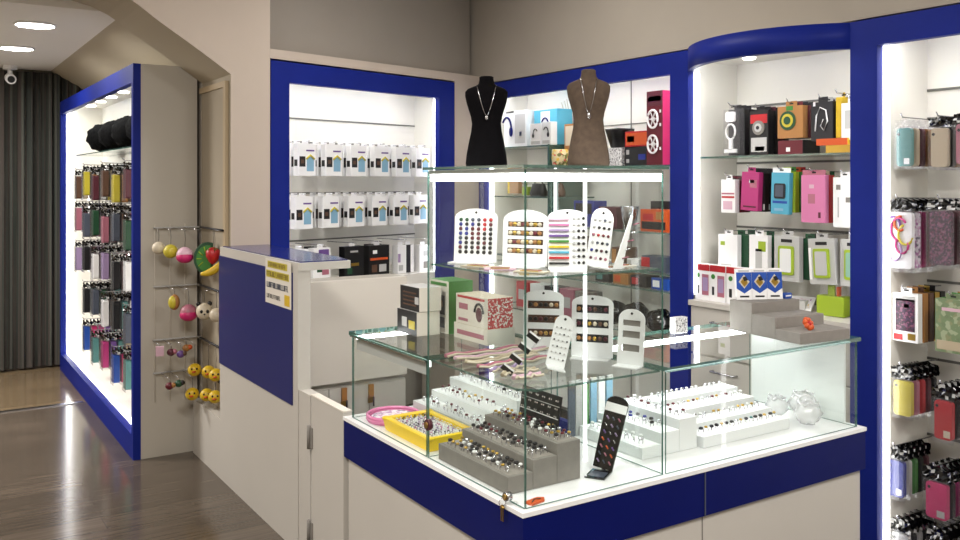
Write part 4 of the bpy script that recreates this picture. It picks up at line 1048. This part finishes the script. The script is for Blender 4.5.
b = MB(); b.loft([(0,.02,.02),(.05,.022,.022),(.065,.01,.01),(.085,.01,.01)],'plastic',12); b.build('bottle', o)
for k in range(7):
    a = -.5+.17*k; MB().tube([(0,0,.02),(.02*math.cos(k),a*.28,.30-.04*abs(a))],.0022,'beige',5).build('reed', o)
o = thing('floral_mug','yellow and red floral mug on the glass shelf left of the brown bust','mug',(1.945,2.325,1.5885))
b = MB(); b.loft([(0,.038,.038),(.01,.046,.046),(.05,.052,.052),(.10,.05,.05),(.106,.047,.047)],'floral',20); b.build('cup', o)
b = MB(); b.tube([(-.03+.0,-.045-.028*math.sin(PI*k/8),.02+.07*k/8) for k in range(9)],.006,'floral',6); b.build('handle', o)
o = thing('tapered_box','black tapered box on the shelf right of the brown bust','box',(2.0,1.86,1.6905))
b = MB(); b.loft([(0,.06,.05),(.095,.095,.08),(.105,.098,.082)],'black',4,8); b.xf(Matrix.Rotation(PI/4,4,'Z')); b.build('bowl', o)
front_box('floral_grey_box','grey and white patterned box beneath the black tapered box','box',1.95,1.86,1.588,.14,.10,.09,'speckle')
front_box('red_box','flat red box lying on top of the dark blue box','box',1.95,1.67,1.690,.185,.082,.12,'red',((.05,.95,.1,.9,'orange'),(.1,.4,.3,.7,'red')))
front_box('dark_blue_box','dark blue box with small white prints beneath the red box','box',1.945,1.67,1.588,.18,.1,.12,'char',((.08,.2,.6,.85,'lightgrey'),(.08,.2,.15,.35,'lightgrey'),(.6,.9,.3,.6,'royal')))
def wheels(b,w,h):
    for cz in (h*.62,h*.28):
        b.ring_y(-w*.02,cz,.046,.006,-.012,'white',22,.78); b.disc_y(-w*.02,cz,.011,-.014,-.002,'white',12)
        for k in range(6):
            a = k*PI/3; b.tube([(-w*.02,-.010,cz),(-w*.02+.034*math.cos(a),-.010,cz+.044*math.sin(a))],.0035,'white',5)
    b.box(w*.32,w*.40,-.003,0,h*.52,h*.56,'white'); b.box(w*.32,w*.40,-.003,0,h*.2,h*.24,'white'); b.box(w*.32,w*.4,-.003,0,h*.7,h*.74,'white')
front_box('toy_car_box','tall dark red box with two white wheels and pink side','box',1.93,1.515,1.588,.118,.385,.12,'darkred',((.05,.95,.80,.98,'wine'),(.1,.9,.86,.93,'magenta')),wheels,side='hotpink')
# lower shelves seen through the tower
front_box('purple_box','dark purple and red box on the second glass shelf','box',1.97,1.93,1.24,.15,.12,.12,'wine',((.1,.6,.3,.8,'purple'),))
o = thing('metal_tumbler','shiny tapered steel tumbler on the second glass shelf','cup',(1.97,1.745,1.2405))
b = MB(); b.loft([(0,.035,.035),(.125,.052,.052),(.13,.050,.050)],'chrome',20); b.build('cup', o)
front_box('orange_toy_box','orange and dark boxed toy on the second glass shelf','box',1.95,1.545,1.24,.195,.115,.12,'orange',((.05,.95,.1,.45,'char'),(.1,.5,.5,.8,'red'),(.6,.9,.55,.9,'tan')))
front_box('dark_case','dark closed case behind the orange toy box','box',2.08,1.60,1.24,.20,.155,.08,'darkgrey')
for i,(y,w,h,m,p,lab) in enumerate(((1.82,.10,.11,'brown','tan','brown picture box on the third glass shelf'),(1.70,.09,.055,'white','lightgrey','low white box on the third glass shelf'),(1.545,.18,.08,'slate','red','grey blue box with red end on the third glass shelf'),
        (1.96,.12,.03,'white','lightgrey','flat white box at left on the third glass shelf'))):
    front_box('shelf_box',lab,'box',1.95,y,1.03,w,h,.1,m,((.0,.35,.1,.9,p),))
for i,(y,m,p,lab) in enumerate(((1.95,'char','teal','low black box below the third shelf, leftmost'),(1.80,'tan','orange','low tan box below the third shelf, second from left'),(1.66,'char','red','low black box with red end below the third shelf'),(1.50,'cobalt','white','low blue and white box below the third shelf, rightmost'))):
    front_box('low_box',lab,'box',1.95,y,.94,.12,.058,.1,m,((.1,.5,.2,.8,p),))
rr = random.Random(9)
for i,(y,x,s,lab) in enumerate(((1.90,2.0,1,'crumpled black bag at left on the bottom glass shelf'),(1.72,1.99,1.1,'crumpled black bag in the middle of the bottom glass shelf'),(1.52,1.98,1,'crumpled black bag at right on the bottom glass shelf'))):
    ph = [rr.uniform(0,6) for _ in range(3)]
    b = MB(); b.ball((0,0,.062*s),.075,.078,.062*s,'glossblack',18,10,lambda th,a: 1+.10*math.sin(6*a+ph[0])*math.sin(5*th+ph[1])+.05*math.sin(11*a+ph[2]))
    tag(b.build('black_bag'),lab,'bag','black bags in the centre cabinet',(x,y,.7085))
for i,(y,z,w,h,m,nm,lab) in enumerate(((2.87,1.565,.10,.14,'tan','wooden_pack','wood brown pack seen just under the tower light'),(2.93,1.565,.025,.14,'yellow','yellow_pack','narrow yellow pack beside the wood brown one'),(2.75,1.47,.06,.055,'lime','green_tag','small lime green square pack below the wood brown pack'),
        (2.90,1.06,.045,.17,'palepink','pink_pack','narrow pale pink pack hanging behind the left tower shelf'),(2.78,1.05,.075,.155,'yellow','yellow_card_pack','yellow pack with black print hanging behind the tower'))):
    hang(nm,lab,'pack',1.99,y,z,w,h,.03,m,((.3,.7,.3,.7,'char'),) if 'card' in nm else (),'packs hanging in the centre cabinet',hk=(cb,OCB))
for i,(y,m,lab) in enumerate(((2.60,'char','black handbag leftmost on the dark shelf behind the tower'),(2.42,'brown','brown handbag on the dark shelf behind the tower'),(2.48,'grey','grey handbag'))[:2]):
    o = thing('handbag',lab,'bag',(1.99,y,1.4105),RX,'handbags in the centre cabinet')
    b = MB(); b.loft([(0,.07,.03),(.02,.075,.035),(.07,.06,.02),(.08,.055,.012)],m,16,3); b.build('body', o)
    b = MB(); b.tube([(-.04,0,.075),(-.03,0,.14),(.03,0,.14),(.04,0,.075)],.004,m,6); b.build('handle', o)
front_box('dark_blue_carton','dark blue carton behind the light post on the second shelf','box',1.98,2.15,1.24,.18,.15,.1,'royal',((.1,.9,.5,.9,'char'),))
for i in range(4):
    y = 2.62-.13*i
    front_box('dark_goods_box','%s boxed item on the third glass shelf behind the earring boards' % ['charcoal','wine','slate grey','brown'][i],'box',1.97,y,1.03,.11,.15,.08,['char','wine','slate','brown'][i],((.2,.8,.5,.8,'lightgrey'),))
for i in range(5):
    y = 2.75-.15*i
    front_box('lower_goods_box','%s carton on the bottom glass shelf behind the earring boards' % ['red','white','charcoal','rose','grey'][i],'box',1.97,y,.70,.13,.16,.1,['red','white','char','rose','grey'][i],((.2,.8,.3,.7,'lightgrey' if i != 1 else 'red'),))

# ---- right bay: hanging phone cases -----------------------------------------
G = 'phone cases in the right cabinet'
K = (rb,ORB)
def place(o, X, Y, z, lab, grp=G):
    o.location = (X,Y,z); o.rotation_euler = (0,0,RX); o['label'] = lab; o['group'] = grp
def stack(front_col, cols, X, Y, z, w, h, where, hdr='glossblack', bag='plastic', dz=0, sticker=None, hh=.035, n=5):
    hook(rb, XI, X-.02, Y, z+.004, ORB)
    nm = {'char':'charcoal'}
    for k in range(n):
        c = front_col if k == 0 else cols[(k-1) % len(cols)]
        o = case_pack(w,h,.024,c,hdr,bag,sticker=sticker if k == 0 else None,hh=hh)
        place(o, X+.040*k, Y, z, '%s phone case pack, %s on the hook %s' % (nm.get(c,c), ORD[k], where))
stack('teal',['beige','wine','tan','brown'],1.95,.154,1.745,.078,.195,'at top left of the right cabinet',hdr='plastic',hh=.03,sticker='white')
stack('beige',['char','tan','slate','brown'],1.98,.03,1.745,.085,.20,'second in top row of the right cabinet')
stack('rose',['char','beige','wine','tan'],1.95,-.085,1.755,.09,.20,'third in top row of the right cabinet')
stack('white',['confetti','magenta','rose','darkprint'],1.95,.176,1.43,.145,.285,'at left of the second row',hh=.042)
stack('darkprint',['wine','rose','darkred','char'],1.97,.02,1.43,.11,.26,'second in the second row')
stack('darkgreen',['char','teal','slate','char'],1.96,-.11,1.42,.10,.22,'third in the second row')
fp_ = [o for o in COL.objects if o.get('label','').startswith('white phone case pack, front on the hook at left of the second row')][0]
fp_['label'] = 'white pack with looping pink, purple and yellow print, front of second row hook'
b = MB()
for k,(m,cx,cz,rr_) in enumerate((('purple',-.018,-.105,.030),('magenta',.006,-.115,.034),('orange',.010,-.092,.022),('lemon',.034,-.135,.030),('magenta',.020,-.175,.026),('lilac',-.012,-.20,.030))):
    b.tube([(cx+rr_*math.cos(a),-.0175-.0005*k,cz+rr_*1.3*math.sin(a)) for a in [PI*(.2*k)+PI*1.3*q/10 for q in range(11)]],.0045,m,6)
b.build('printed_swirl', fp_)
# third row: boxed
for k in range(5):
    c = ['white','tan','brown','gold','char'][k]
    o = hang('boxed_phone_case','%s phone case box, %s at left of the third row' % ({'char':'charcoal'}.get(c,c), ORD[k]),'phone case',1.95+.04*k,.155,1.065,.104,.19,.03,c,((.12,.88,.22,.88,'darkprint'),(.12,.88,.84,.94,'lightgrey'),(.45,.65,.7,.78,'cream'),(.05,.4,.03,.15,'red'),(.6,.9,.05,.18,'gold')) if k == 0 else (),G,hk=K if k == 0 else None)
for k in range(4):
    c = ['greenprint','green','tan','brown'][k]
    hang('boxed_phone_case','%s phone case box, %s on the second hook of the third row' % (['green patterned','green','tan','brown'][k], ORD[k]),'phone case',1.95+.04*k,-.03,1.06,.13,.20,.03,c,((.2,.8,.78,.84,'palepink'),(.05,.95,.05,.22,'beige')) if k == 0 else (),G,hk=K if k == 0 else None)
def crinkle(o):
    return o
stack('lemon',['rose','red','wine','char'],1.95,.16,.775,.094,.20,'at left of the fourth row',hh=.045)
stack('red',['char','rose','wine','lightgrey'],1.95,-.002,.735,.088,.215,'second in the fourth row',hh=.05,sticker='cream')
stack('beige',['char','lime','char','tan'],1.95,-.12,.77,.09,.21,'third in the fourth row',hh=.045)
stack('royal',['lightgrey','green','char','wine'],1.95,.187,.455,.084,.205,'at left of the fifth row',hh=.045,sticker='white')
stack('hotpink',['char','magenta','lime','char'],1.95,.024,.42,.106,.205,'second in the fifth row',hh=.05,sticker='lightgrey')
stack('char',['lime','char','green','char'],1.95,-.12,.45,.10,.21,'third in the fifth row',hh=.045)
stack('lightgrey',['char','white','char','slate'],1.95,.17,.175,.09,.13,'at left of the bottom row',hh=.045)
stack('char',['purple','char','white','char'],1.97,.03,.175,.09,.13,'second in the bottom row',hh=.045)

# ------------------------------------------------------------------ tilted back cabinet
OB = tuple(B0)
bc_ = thing('wall_display_cabinet','lit wall cabinet with blue frame and white boxed packs, behind the tall counter','cabinet',OB,BA)
S = 1.402
MB().box(.004,.121,-.004,.036,1.05,2.14,'blue').build('frame_post', bc_)
MB().box(1.264,S,-.004,.036,.6,2.14,'blue').build('frame_post', bc_)
MB().box(.121,1.264,-.004,.036,2.03,2.14,'blue').build('frame_header', bc_)
MB().box(.02,1.385,.35,.37,.6,2.13,'panel').build('back_panel', bc_)
MB().box(.004,.02,.036,.37,.6,2.13,'panel').build('side_panel', bc_)
MB().box(1.385,1.4,.036,.37,.6,2.13,'panel').build('side_panel', bc_)
MB().box(.02,1.385,.036,.35,2.08,2.13,'panel').build('top_panel', bc_)
MB().box(.02,1.385,.036,.35,.6,.93,'panel').build('bottom_panel', bc_)
MB().box(.13,1.255,.04,.068,2.045,2.056,'led').build('led_strip', bc_)
for s0 in (.096,1.278): MB().box(s0,s0+.010,.040,.064,.94,2.03,'ledside').build('led_strip', bc_)
for z in (1.873,1.735,1.435,1.155): MB().box(.02,1.385,.344,.35,z-.004,z+.004,'groove').build('slot_rail', bc_)
for s in (.35,.75,1.15):
    b = MB(); b.prism_z([(s+.028*math.cos(a*PI/6),.2+.028*math.sin(a*PI/6)) for a in range(12)],2.073,2.079,'spot'); b.build('spotlight', bc_)
def bk(s, t, z): p = BM @ Vector((s,t,z)); return tuple(p)
G = 'white boxed packs in the back cabinet'
proto = None
def screen_pack(loc, lab, first=[None]):
    if first[0] is None:
        o = thing('screen_protector_pack', lab, 'pack', loc, BA, G); w, h, t = .118, .180, .045
        MB().box(-w/2,w/2,0,t,-h,0,'white').build('carton', o)
        b = MB(); b.box(-w*.02,w*.40,-.001,0,-h*.86,-h*.42,'sky'); b.tube([(-w*.05,-.002,-h*.48),(w*.18,-.002,-h*.36),(w*.42,-.002,-h*.48)],.006,'lemon',5)
        b.box(-w*.05,w*.42,-.001,0,-h*.24,-h*.19,'purple'); b.box(-w*.44,-w*.10,-.001,0,-h*.72,-h*.40,'char'); b.box(-w*.36,-w*.18,-.0016,-.001,-h*.62,-h*.5,'brown')
        b.box(-t*0-w/2-.001,-w/2,t*.2,t*.8,-h*.7,-h*.5,'char'); b.build('printed_label', o)
        b = MB(); b.box(-.022,.022,t*.4,t*.4+.001,0,.02,'white'); b.build('hang_tab', o); first[0] = o; return o
    return dup(first[0], loc, BA, lab, G)
CW = ['first','second','third','fourth','fifth','last']
for row, z in ((0,1.715),(1,1.418)):
    for c, s in enumerate((.315,.505,.69,.875,1.05,1.22)):
        if row == 1: s -= .02
        MB().tube([(s,.35,z+.012),(s,.08,z+.014)],.0028,'chrome',5).build('hook', bc_)
        for k in range(3):
            screen_pack(bk(s,.10+.075*k,z-.004*c*(1-row)*0), 'white pack with small blue picture, %s on %s hook, %s row of back cabinet' % (ORD[k], CW[c], ['upper','lower'][row]))
G = 'packs in the lowest row of the back cabinet'
def bp(nm, lab, s, z, w, h, m, patches, t=.10, d=.05, tab='white'):
    o = thing(nm, lab, 'pack', bk(s,t,z), BA, G)
    MB().box(-w/2,w/2,0,d,-h,0,m).build('carton', o)
    b = MB()
    for (a0,a1,c0,c1,mm) in patches: b.box(-w/2+w*a0,-w/2+w*a1,-.0012,0,-h+h*c0,-h+h*c1,mm)
    b.build('printed_label', o)
    MB().box(-.02,.02,d*.4,d*.4+.001,0,.02,tab).build('hang_tab', o)
for s in (.27,.42,.655,.85,1.055,1.235): MB().tube([(s,.35,1.14),(s,.08,1.142)],.0028,'chrome',5).build('hook', bc_)
bp('lilac_pack','white pack with pale lilac print, leftmost in the lowest row',.27,1.125,.11,.17,'white',((.3,.9,.5,.8,'lilac'),(.05,.3,.3,.6,'char')))
bp('lilac_pack','white pack with purple print beside the leftmost one',.42,1.125,.12,.17,'white',((.3,.9,.6,.95,'purple'),(.2,.5,.2,.5,'darkgreen'),(.5,.9,.1,.3,'rose')))
for k in range(3): bp('black_pack','black edged pack %s behind the purple print pack' % ['first','second','third'][k],.475+.02*k,1.12,.10,.175,'char',(),.17+.055*k)
bp('black_pack','black pack with gold logo arc, left of the wide black one',.655,1.122,.145,.178,'black',((.3,.7,.8,.86,'lightgrey'),(.35,.75,.35,.45,'gold'),(.15,.4,.1,.3,'darkgreen')))
bp('wide_black_pack','wide black pack with orange stripe in the lowest row',.85,1.118,.165,.178,'black',((.2,.4,.72,.84,'white'),(.08,.92,.50,.58,'orange'),(.15,.4,.1,.35,'brown'),(.5,.85,.1,.35,'lightgrey')))
for k in range(2): bp('black_pack','black pack %s behind the wide black one' % ['first','second'][k],.90+.03*k,1.115,.10,.175,'char',(),.165+.06*k)
bp('white_black_pack','white pack with black side beside the wide black one',1.04,1.108,.07,.175,'white',((.1,.6,.1,.3,'lightgrey'),(.0,.3,.4,.7,'lilac')))
bp('white_black_pack','black and white pack second from the right in the lowest row',1.115,1.106,.065,.172,'char',((.6,1,.0,1,'white'),),.11)
bp('white_pack','white pack with grey squares, rightmost in the lowest row',1.235,1.100,.09,.175,'white',((.4,.8,.6,.8,'lightgrey'),(.4,.8,.15,.4,'grey')))

# low white cabinet in front of it
OLC = (.63,2.5,0)
lw = thing('low_cabinet','low white cabinet with drop front below the back wall cabinet','cabinet',OLC)
MB().box(.275,.955,2.43,2.60,0,.43,'laminate').build('lower_body', lw, OLC)
MB().box(.275,.955,2.46,2.60,.43,.985,'laminate2').build('upper_body', lw, OLC)
MB().box(.275,.955,2.41,2.458,.455,.985,'offwhite').build('drop_front', lw, OLC)
for k,(x0,x1) in enumerate(((.28,.50),(.505,.73),(.735,.95))): MB().box(x0,x1,2.418,2.43,.05,.425,'laminate').build('door', lw, OLC)
for x in (.585,.74):
    b = MB(); b.box(x-.014,x+.014,2.405,2.418,.34,.425,'tan'); b.box(x-.022,x+.006,2.400,2.405,.33,.36,'brass'); b.tube([(x+.01,2.40,.31),(x+.01,2.40,.36)],.005,'darkgrey',6); b.build('latch', lw, OLC)

NAMES = {'darkprint':'dark pink patterned','hotpink':'hot pink','royal':'royal blue','lightgrey':'light grey','darkgreen':'dark green','darkred':'dark red','confetti':'confetti patterned','palepink':'pale pink','char':'charcoal','lemon':'pale yellow'}
for o in COL.objects:
    if 'label' in o:
        ws = o['label'].split(' ')
        if ws[0] in NAMES: o['label'] = ' '.join([NAMES[ws[0]]]+ws[1:])
# ------------------------------------------------------------------ light
def area(name, loc, sx, sy, power, col=(1,.955,.91), rot=(0,0,0)):
    l = bpy.data.lights.new(name,'AREA'); l.shape = 'RECTANGLE'; l.size = sx; l.size_y = sy; l.energy = power; l.color = col
    o = bpy.data.objects.new(name, l); COL.objects.link(o); o.location = loc; o.rotation_euler = rot; return o
area('ceiling_lamp', (-1.6,-2.6,2.88), .6, .6, 45)
area('ceiling_lamp', (-1.7,.3,2.88), .6, .6, 38)
area('ceiling_lamp', (.6,-1.8,2.88), .6, .6, 40)
area('ceiling_lamp', (.75,1.5,2.88), .5, .5, 14)
area('aisle_lamp_or_fill', (-.72,3.76,2.39), .2, .2, 5)
area('aisle_lamp_or_fill', (-.72,4.80,2.39), .2, .2, 5)
area('aisle_lamp_or_fill', (-2.2,4.4,2.39), .6, .6, 70)  # added fill out of view, no fixture: brightens the aisle ceiling by bounce
w = bpy.data.worlds.new('world'); scn.world = w; w.use_nodes = True
w.node_tree.nodes['Background'].inputs[0].default_value = (.9,.92,1,1); w.node_tree.nodes['Background'].inputs[1].default_value = .15
c = scn.cycles
c.max_bounces = 8; c.diffuse_bounces = 4; c.glossy_bounces = 4; c.transmission_bounces = 6; c.transparent_max_bounces = 40
c.sample_clamp_indirect = 4; c.caustics_reflective = False; c.caustics_refractive = False
c.use_denoising = True
scn.view_settings.view_transform = 'Standard'; scn.view_settings.look = 'None'; scn.view_settings.gamma = 1
scn.view_settings.exposure = .85
